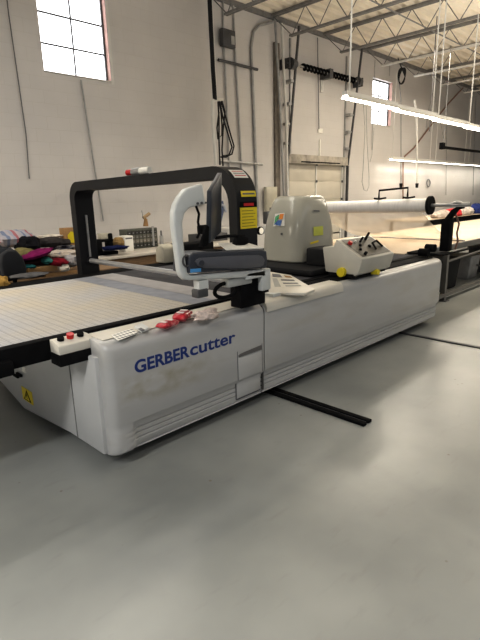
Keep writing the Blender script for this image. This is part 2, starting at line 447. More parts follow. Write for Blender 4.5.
ords = ['first', 'second', 'third', 'fourth', 'fifth', 'sixth', 'seventh', 'eighth', 'ninth', 'tenth']
for i, x in enumerate((7.4, 9.4, 11.4, 13.45, 15.45, 17.4, 19.4, 21.4, 23.4, 25.4)):
    joist(x, 'grey open web steel roof joist, %s counted from the near left corner of the ceiling' % ords[i])
br = MB().tube([(7.4, 5.4, 5.13), (25.4, 5.4, 5.13)], .014, 6)
br.build('joist_bridging', M_joist, label='thin steel rod tying the bottom chords of the joists together', cat='bridging rod')

# ================================================================== CUTTING MACHINE
mach = thing('fabric_cutter', (3.6, 3.7, 0), 'long ivory industrial fabric cutting machine with blue lettering on its front panel', 'cutting machine')
Y0 = 2.455
# ---- front panels: lofted profile (Y,Z) along X
def profile(rec, inset=0.0):
    r = .030*rec
    p = [(2.62, .10), (2.49, .10), (Y0+.012+r, .108), (Y0+r, .122)]
    for z in (.165, .20, .235):
        p += [(Y0+r, z-.006), (Y0+r+.012*rec, z-.001), (Y0+r+.012*rec, z+.001), (Y0+r, z+.006)]
    p += [(Y0+r, .262), (Y0+.004, .295), (Y0, .305), (Y0, .55), (Y0-.004, .72)]
    cy, cz, R = Y0-.004+.075, .765, .075
    p += [(cy+R*math.cos(a), cz+R*math.sin(a)) for a in [math.radians(180-15*k) for k in range(0, 7)]]
    p += [(2.62, .842), (2.735, .842), (2.735, .70), (2.62, .70)]
    return [(min(a+inset, 2.62) if a < 2.62 else a, b) for a, b in p]
rings = []
for k in range(7):
    a = math.radians(90*k/6); rings.append((1.325+.06*(1-math.cos(a)), 0, .06*(1-math.sin(a))))
spec = rings+[(1.46, 0, 0), (1.48, .5, 0), (1.51, 1, 0), (2.69, 1, 0)]
MB().loft([[(x, a, b) for a, b in profile(rc, ins)] for x, rc, ins in spec]).build('front_panel', smudge_panel(M_panel), mach, smooth=True, label='ivory front panel carrying the blue lettering')
fp = [o for o in bpy.data.objects if o.name == 'front_panel'][0]
spec2 = [(2.705, 1, .0), (5.96, 1, 0)]+[(5.96+.09*math.sin(math.radians(15*k)), 1, .09*(1-math.cos(math.radians(15*k)))) for k in range(1, 7)]
p2 = MB().loft([[(x, a, b) for a, b in profile(rc, ins)] for x, rc, ins in spec2]).build('front_panel', M_panel, mach, smooth=True, label='plain ivory front panel nearer the far end')
MB().box(2.688, 2.707, 2.475, 2.73, .13, .825).build('panel_seam', M_panelgap, mach)
# raised lip along the near part of the second panel
lp = [(2.44, .775)]+[(2.44+.06+.06*math.cos(math.radians(180-18*k)), .80+.06*math.sin(math.radians(180-18*k))) for k in range(0, 6)]+[(2.60, .862), (2.60, .845), (2.53, .844), (2.452, .775)]
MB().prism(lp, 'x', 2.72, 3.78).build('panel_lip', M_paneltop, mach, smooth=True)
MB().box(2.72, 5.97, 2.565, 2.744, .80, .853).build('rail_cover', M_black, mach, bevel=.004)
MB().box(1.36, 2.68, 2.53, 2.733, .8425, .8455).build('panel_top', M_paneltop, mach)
# hatch; the shade in its finger recess is a dark coloured patch
ht = MB().box(2.405, 2.665, Y0-.006, Y0+.03, .30, .475).box(2.405, 2.665, Y0+.018, Y0+.05, .145, .30)
hatch = ht.build('access_hatch', M_panel, mach, bevel=.004)
gp = MB()
for x in (2.396, 2.668): gp.box(x, x+.006, Y0-.001, Y0+.02, .30, .53).box(x, x+.006, Y0+.024, Y0+.03, .135, .30)
gp.box(2.40, 2.67, Y0+.024, Y0+.03, .13, .137)
gp.build('hatch_seam', M_ink, hatch)
rc = MB().prism([(2.41, .484), (2.66, .484), (2.66, .52), (2.43, .506), (2.41, .498)], 'y', Y0-.0065, Y0+.01)
rc.build('finger_recess', mat('recess_shadow', (.16,.155,.15)), hatch)
# lettering
text_mesh('lettering', 'GERBER', .112, M_blueink, fp, (1.512, Y0-.0015, .612), (1,0,0), (0,0,1), width=.432, bold=.0034)
text_mesh('lettering', 'cutter', .124, M_blueink, fp, (1.95, Y0-.0015, .612), (1,0,0), (0,0,1), width=.43, bold=.0022)
# base chassis behind the panels
MB().box(1.5, 6.0, 2.63, 4.85, .10, .74).build('chassis', mat('chassis_dark', (.10,.10,.10), rough=.7), mach)
for x in (1.75, 3.7, 5.6):
    for yy in (2.85, 4.6):
        MB().cyl((x, yy, 0), (x, yy, .10), .05).build('foot', M_darksteel, mach)
# ---- end cover
ev = MB()
pl = [(2.545, .105), (3.0, .10), (3.82, .03), (3.9, .05), (4.32, .145), (4.86, .20), (4.86, .745), (2.545, .745)]
ev.prism(pl, 'x', 1.300, 1.49)
endc = ev.build('end_cover', M_end, mach, bevel=.01, label='grey ivory end cover with warning sticker')
MB().box(1.2960, 1.3000, 2.885, 2.893, .11, .74).build('end_seam', mat('seam_grey', (.25,.25,.245)), endc)
tri = MB().prism([(3.60, .125), (3.80, .125), (3.80, .235), (3.60, .235)], 'x', 1.2960, 1.2990)
stk = tri.build('warning_sticker', M_label, endc)
MB().prism([(3.63, .135), (3.77, .135), (3.70, .225)], 'x', 1.2945, 1.2960).build('warning_triangle', M_black, stk)
MB().prism([(3.655, .143), (3.745, .143), (3.70, .208)], 'x', 1.2930, 1.2946).build('warning_triangle', M_label, stk)
MB().prism([(3.703, .205), (3.69, .178), (3.702, .178), (3.695, .15), (3.712, .182), (3.70, .182), (3.71, .2)], 'x', 1.2915, 1.2931).build('lightning_bolt', M_black, stk)
MB().box(1.2800, 1.2990, 3.74, 3.84, .325, .345).box(1.2650, 1.2850, 3.77, 3.86, .312, .33).build('latch', M_black, endc, bevel=.004)
MB().box(1.2970, 1.3000, 3.66, 3.73, .375, .42).build('white_tag', M_paper, endc)
MB().box(1.2960, 1.2990, 4.02, 4.16, .33, .36).build('yellow_tag', M_label, endc)
# ---- table bed
MB().box(.2, 5.98, 2.745, 2.82, .735, .862).build('side_rail', M_black, mach, bevel=.006, label='black side rail nearest the front panel')
MB().box(.2, 5.98, 4.80, 5.07, .735, .862).build('side_rail', M_black, mach, bevel=.006, label='black side rail on the far side')
MB().box(.2, 2.30, 2.82, 4.80, .78, .856).build('cutting_bed', BRIST, mach, label='pale bristle cutting bed')
MB().box(.1, .2, 2.745, 5.07, .735, .862).build('end_rail', M_black, mach, bevel=.006)
MB().box(2.30, 2.52, 2.82, 4.80, .78, .857).build('bed_strip', M_bluegrey, mach)
MB().box(2.52, 2.78, 2.82, 4.80, .78, .858).build('bed_strip', M_pale, mach, label='pale strip of the bed under the arch')
MB().box(2.78, 5.98, 2.82, 4.80, .78, .858).build('conveyor_mat', M_greymat, mach)
MB().box(.72, .90, 2.70, 2.90, .715, .80).build('roller_bracket', M_black, mach, bevel=.01)
# ---- black arch
def rr_path(r_near, r_far, z1, ynear, yfar, z0):
    pts = [(ynear, z0)]
    pts += arc(ynear+r_near, z1-r_near, r_near, 180, 90, 8)
    pts += arc(yfar-r_far, z1-r_far, r_far, 90, 0, 8)
    pts += [(yfar, z0)]
    return pts
out = rr_path(.25, .17, 1.875, 2.52, 5.06, .86)
inn = rr_path(.19, .09, 1.785, 2.605, 4.955, .86)
XA0, XA1 = 2.50, 2.71
a = MB(); n = len(out)
for x in (XA0, XA1):
    a.v += [Vector((x, p[0], p[1]-(.035*(p[0]-2.5)/2.55 if p[1] > 1 else 0))) for p in out]+[Vector((x, p[0], p[1]-(.035*(p[0]-2.5)/2.55 if p[1] > 1 else 0))) for p in inn]
for i in range(n-1):
    a.f += [(i, i+1, n+i+1, n+i), (2*n+i, 2*n+i+1, 3*n+i+1, 3*n+i), (i, i+1, 2*n+i+1, 2*n+i), (n+i, n+i+1, 3*n+i+1, 3*n+i)]
a.f += [(0, n, 3*n, 2*n), (n-1, 2*n-1, 4*n-1, 3*n-1)]
arch = a.build('gantry_arch', M_archblk, mach, smooth=True, label='black inverted-U arch spanning the table')
def arch_pt(x, deg, off):   # on the outside of the arch's rounded near shoulder
    a_ = math.radians(deg); return (x, 2.77-(.25+off)*math.cos(a_), 1.625+(.25+off)*math.sin(a_))
def arch_patch(name, x0, x1, d0, d1, off, m, par):
    b = MB(); k_ = 5
    for k in range(k_+1):
        dd = d0+(d1-d0)*k/k_; b.v += [Vector(arch_pt(x0, dd, off)), Vector(arch_pt(x1, dd, off))]
    b.f += [(2*k, 2*k+1, 2*k+3, 2*k+2) for k in range(k_)]
    return b.build(name, m, par)
wl_ = arch_patch('white_label', 2.535, 2.68, 38, 58, .004, M_paper, arch)
for d_ in (42, 47, 52): arch_patch('label_print', 2.55, 2.665, d_, d_+1.6, .006, M_red if d_ != 47 else M_ink, wl_)
arch_patch('yellow_label', 2.545, 2.70, 5, 14.5, .004, M_label, arch)
arch_patch('label_print', 2.56, 2.685, 8.5, 11, .006, M_ink, arch)
yl = MB().box(2.53, 2.705, 2.515, 2.5195, 1.42, 1.575).build('yellow_label', M_label, arch)
MB().box(2.53, 2.705, 2.514, 2.5155, 1.572, 1.612).build('label_header', M_black, yl)
MB().box(2.565, 2.67, 2.513, 2.5141, 1.582, 1.603).build('label_warning', M_red, yl)
for k in range(6): MB().box(2.545, 2.545+.14-.02*(k % 2), 2.5138, 2.515, 1.436+k*.022, 1.441+k*.022).build('label_print', mat('olive_ink', (.35,.28,.02)), yl)
MB().box(2.52, 2.72, 2.50, 2.5199, 1.02, 1.18).build('arch_foot_cover', mat('foot_cover_grey', (.28,.28,.28)), arch, bevel=.008)
MB().box(2.60, 2.62, 4.94, 4.9549, 1.05, 1.5).build('guide_slot', M_galv, arch)
MB().cyl((2.60, 4.954, 1.01), (2.60, 2.606, 1.01), .026).build('cross_tube', M_steel, mach, smooth=True, label='silver tube running across the table')
for yy in (4.94, 2.61): MB().cyl((2.60, yy-.02, 1.01), (2.60, yy+.02, 1.01), .04).build('tube_collar', M_archblk, mach, smooth=True)
# ---- beam, cutter head, control box
MB().box(3.80, 4.35, 2.82, 4.82, .87, .93).build('beam', M_blackmat, mach, bevel=.02, label='low black beam carrying the cutter head')
MB().box(3.74, 4.30, 4.78, 5.06, .88, 1.09).build('beam_block', M_black, mach, bevel=.02)
MB().prism([(4.88, .87), (5.08, .87), (5.06, 1.04), (4.99, 1.10), (4.94, 1.10), (4.90, 1.06)], 'x', 3.56, 3.735).build('beam_end_cap', M_beige, mach, bevel=.02)
hr = []
HC = (4.45, 3.49)
for z, hx, hy, ox, oy in ((.935, .345, .31, 0, 0), (.95, .36, .325, 0, 0), (1.10, .36, .325, 0, 0), (1.25, .35, .315, .0, 0), (1.38, .325, .30, .0, 0), (1.50, .29, .27, .005, 0), (1.585, .255, .245, .01, 0), (1.62, .235, .225, .012, 0), (1.64, .20, .195, .015, 0)):
    ring = []
    for k in range(40):
        an = 2*PI*k/40; c, s_ = math.cos(an), math.sin(an); e = .55
        ring.append((HC[0]+ox+hx*math.copysign(abs(c)**e, c), HC[1]+oy+hy*math.copysign(abs(s_)**e, s_), z))
    hr.append(ring)
head = MB().loft(hr).build('cutter_head', M_head, mach, smooth=True, label='rounded ivory hood of the cutter head')
def on_head(px, py):   # point on the hood seen at that spot: used only to seat the decals
    d = (ROT @ Vector((px-CX, -(py-CY), -F))).normalized()
    ok, loc, nrm, _ = head.ray_cast(CAM-Vector(mach['base']), d)
    return (loc+Vector(mach['base']), nrm) if ok else (CAM+d*5.3, -d)
def decal(name, quad, m, off=.008):
    pts = [on_head(*q) for q in quad]
    b = MB(); vs = [p+n_*off for p, n_ in pts]; b.add(vs, [tuple(range(len(vs)))])
    return b.build(name, m, head)
bpy.context.view_layer.update()
decal('logo_sticker', [(275.5, 214), (285, 213), (285, 226), (273.5, 226.5)], M_paper)
decal('logo_patch', [(276, 217), (280, 214.5), (279, 219), (274.8, 224)], M_green, .011)
decal('logo_patch', [(280.5, 214.3), (284.5, 214), (283, 219.5), (279.5, 219.5)], M_orange, .011)
decal('logo_patch', [(274.5, 224.5), (279, 220.5), (282.5, 220.5), (281, 226)], M_bluein, .011)
decal('yellow_note', [(313, 227), (322.5, 226), (322.5, 235), (313, 236)], M_labellt)
decal('yellow_tag', [(310, 242.5), (318, 240), (318, 242), (310, 244.5)], M_label)
decal('dark_badge', [(313, 210), (319, 210.5), (319, 212), (313, 211.5)], M_ink)
decal('screw', [(281, 233), (283, 233), (283, 235), (281, 235)], M_darksteel)
MB().cyl((4.32, 3.2, .945), (4.32, 3.2, .88), .13, .10).build('presser_foot', M_blackmat, head, smooth=True)
MB().box(4.10, 4.42, 2.83, 3.12, .931, 1.11).build('head_neck', M_blackmat, head, bevel=.02)
# control box (profile in Y,Z)
cp = [(2.80, .90), (2.84, 1.14), (2.71, 1.155), (2.68, 1.225), (2.385, 1.05), (2.405, .97), (2.43, .905), (2.47, .88)]
ctl = MB().prism(cp, 'x', 4.0, 4.62).build('control_box', M_ctl, mach, bevel=.012, label='ivory control box with sloping face of switches')
P0, P1 = Vector((0, 2.68, 1.225)), Vector((0, 2.385, 1.05)); U = (P1-P0); NRM = Vector((0, U.z, -U.y)).normalized()
if NRM.z < 0: NRM = -NRM
def on_face(x, t, h=0): return Vector((x, 0, 0))+P0+U*t+NRM*h
b = MB(); b.add([on_face(4.04, .10, .004), on_face(4.58, .10, .004), on_face(4.58, .92, .004), on_face(4.04, .92, .004)], [(0,1,2,3)])
cf = b.build('control_face', M_ctlface, ctl)
def knob(x, t, r, h, m, nm='switch_knob'):
    MB().cyl(on_face(x, t, .001), on_face(x, t, h), r, r*.85, 14).build(nm, m, cf, smooth=True)
knob(4.10, .30, .024, .03, M_red, 'stop_button')
knob(4.14, .62, .014, .02, M_black); knob(4.30, .28, .012, .06, M_black, 'toggle_switch'); knob(4.42, .22, .014, .09, M_black, 'toggle_switch')
knob(4.22, .45, .016, .02, M_black); knob(4.34, .55, .018, .02, M_black); knob(4.12, .84, .016, .035, M_black); knob(4.22, .25, .012, .02, M_paper)
MB().tube([on_face(4.38, .72, .012), on_face(4.40, .5, .03), on_face(4.52, .42, .03), on_face(4.54, .66, .012)], .010, 8).build('joystick', M_black, cf, smooth=True)
MB().cyl((4.005, 2.60, .912), (3.965, 2.60, .912), .048, .044, 20).build('yellow_knob', M_yellow, ctl, smooth=True)
MB().cyl((4.34, 2.47, .885), (4.34, 2.40, .885), .030, .028, 20).build('yellow_knob', M_yellow, ctl, smooth=True)
MB().box(4.0, 4.6, 2.47, 2.76, .862, .90).build('carriage', M_black, ctl)

YC = 2.36
# ---- operator console on its black bracket
mk = thing('marker_pen', (2.6, 4.1, 1.86), 'small red, grey and white capped marker lying on top of the black arch', 'marker')
def arch_top(y_): return 1.875-.035*(y_-2.5)/2.55
for y0_, y1_, r_, m_, nm_ in ((3.99, 3.90, .027, M_red, 'cap'), (3.90, 3.78, .033, M_galv, 'grip'), (3.78, 3.64, .030, M_paper, 'barrel')):
    MB().cyl((2.56, y0_, arch_top(y0_)+.034), (2.56, y1_, arch_top(y1_)+.034), r_, n=14).build(nm_, m_, mk, smooth=True)
cons = thing('operator_console', (2.55, 2.46, .86), 'white C-shaped console arm on a black bracket clamped above the front panel', 'console')
MB().box(2.40, 2.66, 2.40, 2.515, .8635, 1.075).build('bracket', M_black, cons, bevel=.01)
fr = [(174.5,225),(174.5,212),(176.5,204),(181,196),(187,189),(195,186),(203,183.5),(204.5,193),(206,204),(197,206),(190,208),(185.5,213),(183,222),(184,240),(186,260),(188,272),(191,275),(262,269.2),(265.5,271),(265.5,276),(262,277),(190,280.5),(186,280),(182.5,277),(180.5,271),(177.5,248)]
fpts = [at(px, py, 'y', YC) for px, py in fr]
ca = MB().prism([(p.x, p.z) for p in fpts], 'y', YC, YC+.055).build('c_arm', M_console, cons, bevel=.012, seg=3)
for q in ((197.5, 203.5), (201.5, 203)):
    p = at(q[0], q[1], 'y', YC-.002); MB().cyl((p.x, YC+.0005, p.z), (p.x, YC-.008, p.z), .008, n=10).build('screw', M_darksteel, ca)
MB().box(2.42, 2.62, YC, 2.515, 1.075, 1.125).build('arm_plate', M_console, cons, bevel=.008)
MB().box(2.26, 2.50, 2.38, 2.46, 1.04, 1.10).build('under_plate', mat('under_plate_grey', (.45,.46,.45)), cons, bevel=.01)
MB().box(1.98, 2.06, YC+.0, YC+.055, 1.07, 1.13).build('lamp_mount', M_console, cons)
MB().box(1.96, 2.05, YC-.01, YC+.06, 1.02, 1.075).build('sensor_block', M_darksteel, cons, bevel=.008)
hd = [(2.27+.105*math.cos(a_)*1.0, 2.42, 1.02+.05*math.sin(a_)) for a_ in [2*PI*k/20 for k in range(21)]]
MB().tube(hd, .014, 8).build('cable_loop', M_black, cons, smooth=True)
MB().tube([at(px, py, 'y', YC+.03) for px, py in ((196,206),(199,214),(198,222),(200,232),(197,238))], .008, 8).build('coiled_cable', M_black, cons, smooth=True)
MB().tube([at(186.5+3.5*math.cos(2*PI*k/14), 261+5.5*math.sin(2*PI*k/14), 'y', YC-.006) for k in range(15)], .006, 6).build('hook_ring', M_darksteel, ca)
MB().box(2.58, 2.68, YC, YC+.05, .97, 1.13).build('side_clip', M_console, cons, bevel=.01)

pr = thing('label_printer', (2.4, 2.6, 1.14), 'dark navy printer with a slate side panel sitting in the white console arm', 'printer')
q0 = at(188.5, 272, 'y', 2.5); q1 = at(267, 268, 'y', 2.5)
zt = at(230, 251, 'y', 2.5).z
pz = [at(px, py, 'y', YC-.02) for px, py in ((189,273.5),(267,268),(268,262),(267,250.5),(262,249),(194,252.5),(190,256))]
MB().prism([(p.x, p.z) for p in pz], 'y', YC-.02, 2.512).build('printer_body', M_navy, pr, bevel=.012, seg=3)
ov = [(195,262),(196,259.5),(199,258),(230,256),(258,255),(262,256.5),(264,260),(263,265),(259,267.3),(230,268.5),(204,268),(197,265.5)]
po = [at(px, py, 'y', YC-.022) for px, py in ov]
MB().prism([(p.x, p.z) for p in po], 'y', YC-.03, YC-.019).build('side_panel', M_navylt, pr, bevel=.003)
p = at(201.5, 263, 'y', YC-.031); MB().cyl((p.x, YC-.0295, p.z), (p.x, YC-.038, p.z), .018, n=16).build('power_button', M_navy, pr, smooth=True)
ps = [at(px, py, 'y', YC-.022) for px, py in ((190.5,269),(200.5,268.2),(200.5,271.6),(190.5,272.6))]
MB().prism([(p.x, p.z) for p in ps], 'y', YC-.028, YC-.0205).build('blue_sticker', M_bluestk, pr)
zp = max(p.z for p in pz)
zl = pz[5].z
def top_z(x):   # height of the printer's gently sloping lid
    a_, b_ = pz[5], pz[4]; t = (x-a_.x)/(b_.x-a_.x); return a_.z+(b_.z-a_.z)*t
pp = [(2.22, YC-.012, .001), (2.58, YC-.012, .001), (2.58, 2.505, .03), (2.29, 2.505, .034)]
MB().add([(x, y_, top_z(x)+e_+h_) for h_ in (.001, .009) for x, y_, e_ in pp], [(0,3,2,1),(4,5,6,7),(0,1,5,4),(1,2,6,5),(2,3,7,6),(3,0,4,7)]).build('paper_sheet', M_paper, label='sheet of white paper lying on top of the navy printer', cat='paper')
mon = thing('monitor', (2.1, YC+.06, top_z(2.1)), 'thin dark monitor seen edge on, standing on the navy printer', 'monitor')
A = [at(209.2, 191, 'y', YC+.01), at(208.2, 243, 'y', YC+.01)]
B = [at(219.6, 172.5, 'y', YC+.15), at(219.2, 232, 'y', YC+.15)]
tk = Vector((.012, -.010, 0))
b = MB(); b.add([A[0]-tk, A[1]-tk, B[1]-tk, B[0]-tk, A[0]+tk, A[1]+tk, B[1]+tk, B[0]+tk], [(0,1,2,3),(7,6,5,4),(0,4,5,1),(1,5,6,2),(2,6,7,3),(3,7,4,0)])
b.build('screen_panel', M_screen, mon, bevel=.004)
MB().prism([(p.x, p.z) for p in (at(207.5,225,'y',YC+.0), at(209.5,227,'y',YC+.0), at(208.5,246,'y',YC+.0), at(201.5,247,'y',YC+.0))], 'y', YC, YC+.03).build('stand', M_black, mon, bevel=.003)
MB().box(1.97, 2.20, YC, YC+.12, top_z(1.97)-.012, top_z(2.20)+.008).build('stand_base', M_black, mon, bevel=.004)
MB().tube([at(216,238,'y',YC+.07), at(228,236,'y',YC+.09), at(244,236,'y',YC+.11)], .011, 8).build('pivot_arm', M_black, mon, smooth=True)
MB().prism([(p.x, p.z) for p in (at(238,235,'y',YC+.09), at(246,237,'y',YC+.09), at(247,243,'y',YC+.09), at(239,247,'y',YC+.09), at(234,246,'y',YC+.09))], 'y', YC+.07, YC+.12).build('pivot_foot', M_black, mon, bevel=.004)

# ---- pendant keyboard lying on the rail
tp = [at(*q) for q in ((267,271,'z',.93), (269,292.5,'z',.885), (305,293,'z',.885), (315,289,'z',.885), (291,275,'z',.92))]
kb = MB(); n = len(tp)
kb.v += [p for p in tp]+[p-Vector((0,0,.022)) for p in tp]
kb.f += [tuple(range(n)), tuple(range(2*n-1, n-1, -1))]+[(i, (i+1)%n, n+(i+1)%n, n+i) for i in range(n)]
kt = thing('keypad_panel', (tp[2].x, tp[2].y, .86), 'flat ivory keypad panel tilted on the rail beside the console bracket', 'keypad')
kb.build('panel_plate', M_paneltop, kt, bevel=.004)
def onk(u, v):  # inside the plate quad
    a_, b_, c_, d_ = tp[0], tp[4], tp[3], tp[1]
    return (a_*(1-u)+b_*u)*(1-v)+(d_*(1-u)+c_*u)*v+Vector((0,0,.003))
for (u0, v0, u1, v1, m_) in ((.18,.12,.5,.3,M_ink),(.15,.38,.3,.8,mat('keypad_grey',(.4,.4,.38))),(.4,.4,.8,.5,M_ink),(.4,.6,.8,.66,M_ink),(.42,.74,.8,.8,MATS['keypad_grey']),(.62,.15,.85,.28,M_card)):
    MB().add([onk(u0,v0),onk(u1,v0),onk(u1,v1),onk(u0,v1)], [(0,1,2,3)]).build('key_group', m_, kt)
MB().box(2.86, 3.0, 2.50, 2.60, .8455, .885).build('panel_rest', M_console, kt)

# ---- emergency stop box on the near rail
es = thing('emergency_stop_box', (1.2, 2.68, .74), 'ivory and black switch box with red button fixed to the black table rail', 'switch box')
MB().box(1.125, 1.36, 2.62, 2.744, .715, .785).build('box_base', M_black, es, bevel=.006)
MB().prism([(2.625, .785), (2.744, .785), (2.744, .862), (2.70, .862), (2.625, .838)], 'x', 1.13, 1.355).build('box_cover', M_paneltop, es, bevel=.006)
MB().cyl((1.235, 2.69, .858), (1.235, 2.683, .885), .020, .022).build('stop_button', M_red, es, smooth=True)
for x in (1.175, 1.30): MB().cyl((x, 2.69, .856), (x, 2.685, .874), .020).build('push_button', M_black, es, smooth=True)

# ---- loose things on the panel top
ZT = .8465
def flat(quad, z, h, name, m, **kw):
    pts = [at(px, py, 'z', z) for px, py in quad]
    return MB().prism([(p.x, p.y) for p in pts], 'z', z, z+h).build(name, m, **kw)
lab = flat([(111,335.5),(131,329),(138,333.5),(118,341)], ZT, .003, 'instruction_sheet', M_paper, label='printed white sheet lying on the panel top near the stop box', cat='sheet')
gr = MB()
for k in range(6):
    t0 = k/6+.03
    for r_ in range(3):
        a_, b_ = at(111+20*t0+1+r_*2.2, 335.5-6.5*t0+.5+r_*1.75, 'z', ZT), at(111+20*(t0+.1)+1+r_*2.2, 335.5-6.5*(t0+.1)+.5+r_*1.75, 'z', ZT)
        gr.add([(a_.x, a_.y, ZT+.0035), (b_.x, b_.y, ZT+.0035), (b_.x+.006, b_.y-.02, ZT+.0035), (a_.x+.006, a_.y-.02, ZT+.0035)], [(0,1,2,3)])
gr.build('printed_table', M_ink, lab)
pad = flat([(134,328.5),(142,325.5),(150,330),(142,333)], ZT, .018, 'tape_dispenser', M_console, label='small grey and white device between the sheet and the red packets', cat='device', bevel=.003)
pd = [at(px, py, 'z', ZT+.019) for px, py in ((138,329),(141,327.8),(145,330),(142,331.2))]
MB().prism([(p.x, p.y) for p in pd], 'z', ZT+.0175, ZT+.0205).build('dark_window', M_ink, pad)
def packet(c, L, W, Hh, ang, label, seed):
    random.seed(seed)
    ca_, sa_ = math.cos(ang), math.sin(ang)
    t = thing('red_packet', c, label, 'packet')
    rings = []
    for k in range(13):
        u = -1+2*k/12; w = W*(1-.25*abs(u)**6); h = Hh*(1-.85*abs(u)**5); ring = []
        for j in range(12):
            an = 2*PI*j/12; d_ = 1+.14*noise.noise(Vector((u*3+seed, math.cos(an)*1.5, math.sin(an)*1.5)))
            lx, ly, lz = u*L, w*math.copysign(abs(math.cos(an))**.7, math.cos(an))*d_, h*math.copysign(abs(math.sin(an))**.8, math.sin(an))*d_+Hh
            ring.append((c[0]+lx*ca_-ly*sa_, c[1]+lx*sa_+ly*ca_, c[2]+max(lz, 0)))
        rings.append(ring)
    MB().loft(rings).build('wrapper', M_redpk, t, smooth=True)
    st_ = MB()
    for u0 in (-.45, .3):
        st_.obox((c[0]+u0*L*ca_, c[1]+u0*L*sa_, c[2]+Hh*2.02), (L*.14*ca_, L*.14*sa_, 0), (-W*.5*sa_, W*.5*ca_, 0), (0, 0, .002))
    st_.build('white_print', mat('packet_white', (.85,.78,.76)), t)
p = at(168, 327, 'z', ZT); packet((p.x, p.y, ZT), .085, .042, .021, .25, 'red and white packet, the lower one nearest the lettering', 1)
p = at(183, 320, 'z', ZT); packet((p.x, p.y, ZT), .092, .05, .031, .55, 'larger red and white packet standing behind the lower packet', 2)
p = at(206, 317, 'z', ZT+.01); MB().lump((p.x, p.y, ZT+.02), (.11, .05, .04), 5, amp=.35, freq=3).build('crumpled_bag', mat('pinkish_plastic', (.78,.66,.60), rough=.3, var=.15, scale=40), smooth=True, label='crumpled pinkish clear bag on the panel top beside the red packets', cat='bag', loc=(p.x, p.y, ZT))

# ================================================================== PAPER ROLL ON ITS STAND
stn = thing('roll_stand', (6.3, 2.7, .86), 'black upright stand holding the near end of the white paper roll', 'roll stand')
MB().box(6.24, 6.38, 2.50, 2.61, .90, 1.31).build('post', M_black, stn, bevel=.01)
MB().prism([(2.52, 1.28), (2.60, 1.28), (2.50, 1.42), (2.44, 1.455), (2.36, 1.455), (2.36, 1.435), (2.42, 1.42)], 'x', 6.26, 6.32).build('cradle_arm', M_black, stn, bevel=.005)
MB().box(6.22, 6.36, 2.30, 2.50, 1.4551, 1.463).build('cradle_plate', M_galv, stn, bevel=.002)
MB().box(6.06, 6.44, 2.47, 2.96, .863, .885).build('base_plate', M_black, stn, bevel=.005)
for x, zz in ((6.10, .95), (5.92, .91)): MB().cyl((x, 2.72, zz), (x, 2.60, zz), .05).build('drive_wheel', M_black, stn, smooth=True)
MB().tube([(6.36, 2.48, 1.36), (6.44, 2.46, 1.24), (6.42, 2.47, 1.12), (6.45, 2.46, 1.02), (6.43, 2.48, .91)], .012, 8).build('air_hose', M_copper, stn, smooth=True)
MB().box(6.2, 6.36, 4.78, 4.98, .863, 1.42).build('post', M_black, stn, bevel=.01, label='far post hidden behind the cutter head')
rl = thing('paper_roll', (6.28, 3.8, 1.47), 'long white paper roll lying across the machine on its stand', 'roll')
MB().cyl((6.28, 2.80, 1.475), (6.28, 4.80, 1.445), .088, n=28).build('roll_sheet', mat('roll_white', (.84,.82,.80), rough=.5, var=.04, stretch=(1,6,1)), rl, smooth=True)
MB().cyl((6.28, 2.80, 1.475), (6.28, 2.765, 1.476), .118, n=28).build('end_flange', M_black, rl, smooth=True)
MB().cyl((6.28, 2.765, 1.476), (6.28, 2.28, 1.484), .022, .026).build('core_shaft', M_steel, rl, smooth=True)
MB().cyl((6.28, 4.80, 1.445), (6.28, 4.99, 1.443), .022).build('core_shaft', M_steel, rl, smooth=True)
MB().lump((6.28, 2.44, 1.507), (.09, .05, .022), 3, amp=.1).build('shaft_collar', M_galv, rl, smooth=True)
# cutter to spreading table film
fl = MB(); R_, K_ = 14, 10
for i in range(R_+1):
    t = i/R_; x = 6.36+(8.05-6.36)*t; z = 1.43+(.874-1.43)*t-.10*math.sin(PI*t)
    for k in range(K_+1): fl.v.append(Vector((x, 2.98+1.72*k/K_, z+.012*math.sin(k*1.7+i*.6))))
for i in range(R_):
    for k in range(K_): q = i*(K_+1)+k; fl.f.append((q, q+1, q+K_+2, q+K_+1))
fl.build('plastic_film', FILM, smooth=True, label='clear plastic film hanging from the white roll down to the table', cat='film')
hb = thing('roll_handle_frame', (6.28, 3.35, 1.56), 'small black bracket frame straddling the top of the white roll', 'frame')
MB().tube([(6.28, 3.52, 1.565), (6.28, 3.52, 1.68), (6.28, 3.10, 1.705), (6.28, 3.10, 1.585)], .013, 8).build('hoop', M_black, hb)
for yy, zz in ((3.52, 1.566), (3.10, 1.572)):
    MB().tube([(6.16, yy, zz+.01), (6.28, yy, zz), (6.40, yy-.04, zz+.012)], .012, 8).build('foot_bar', M_black, hb)

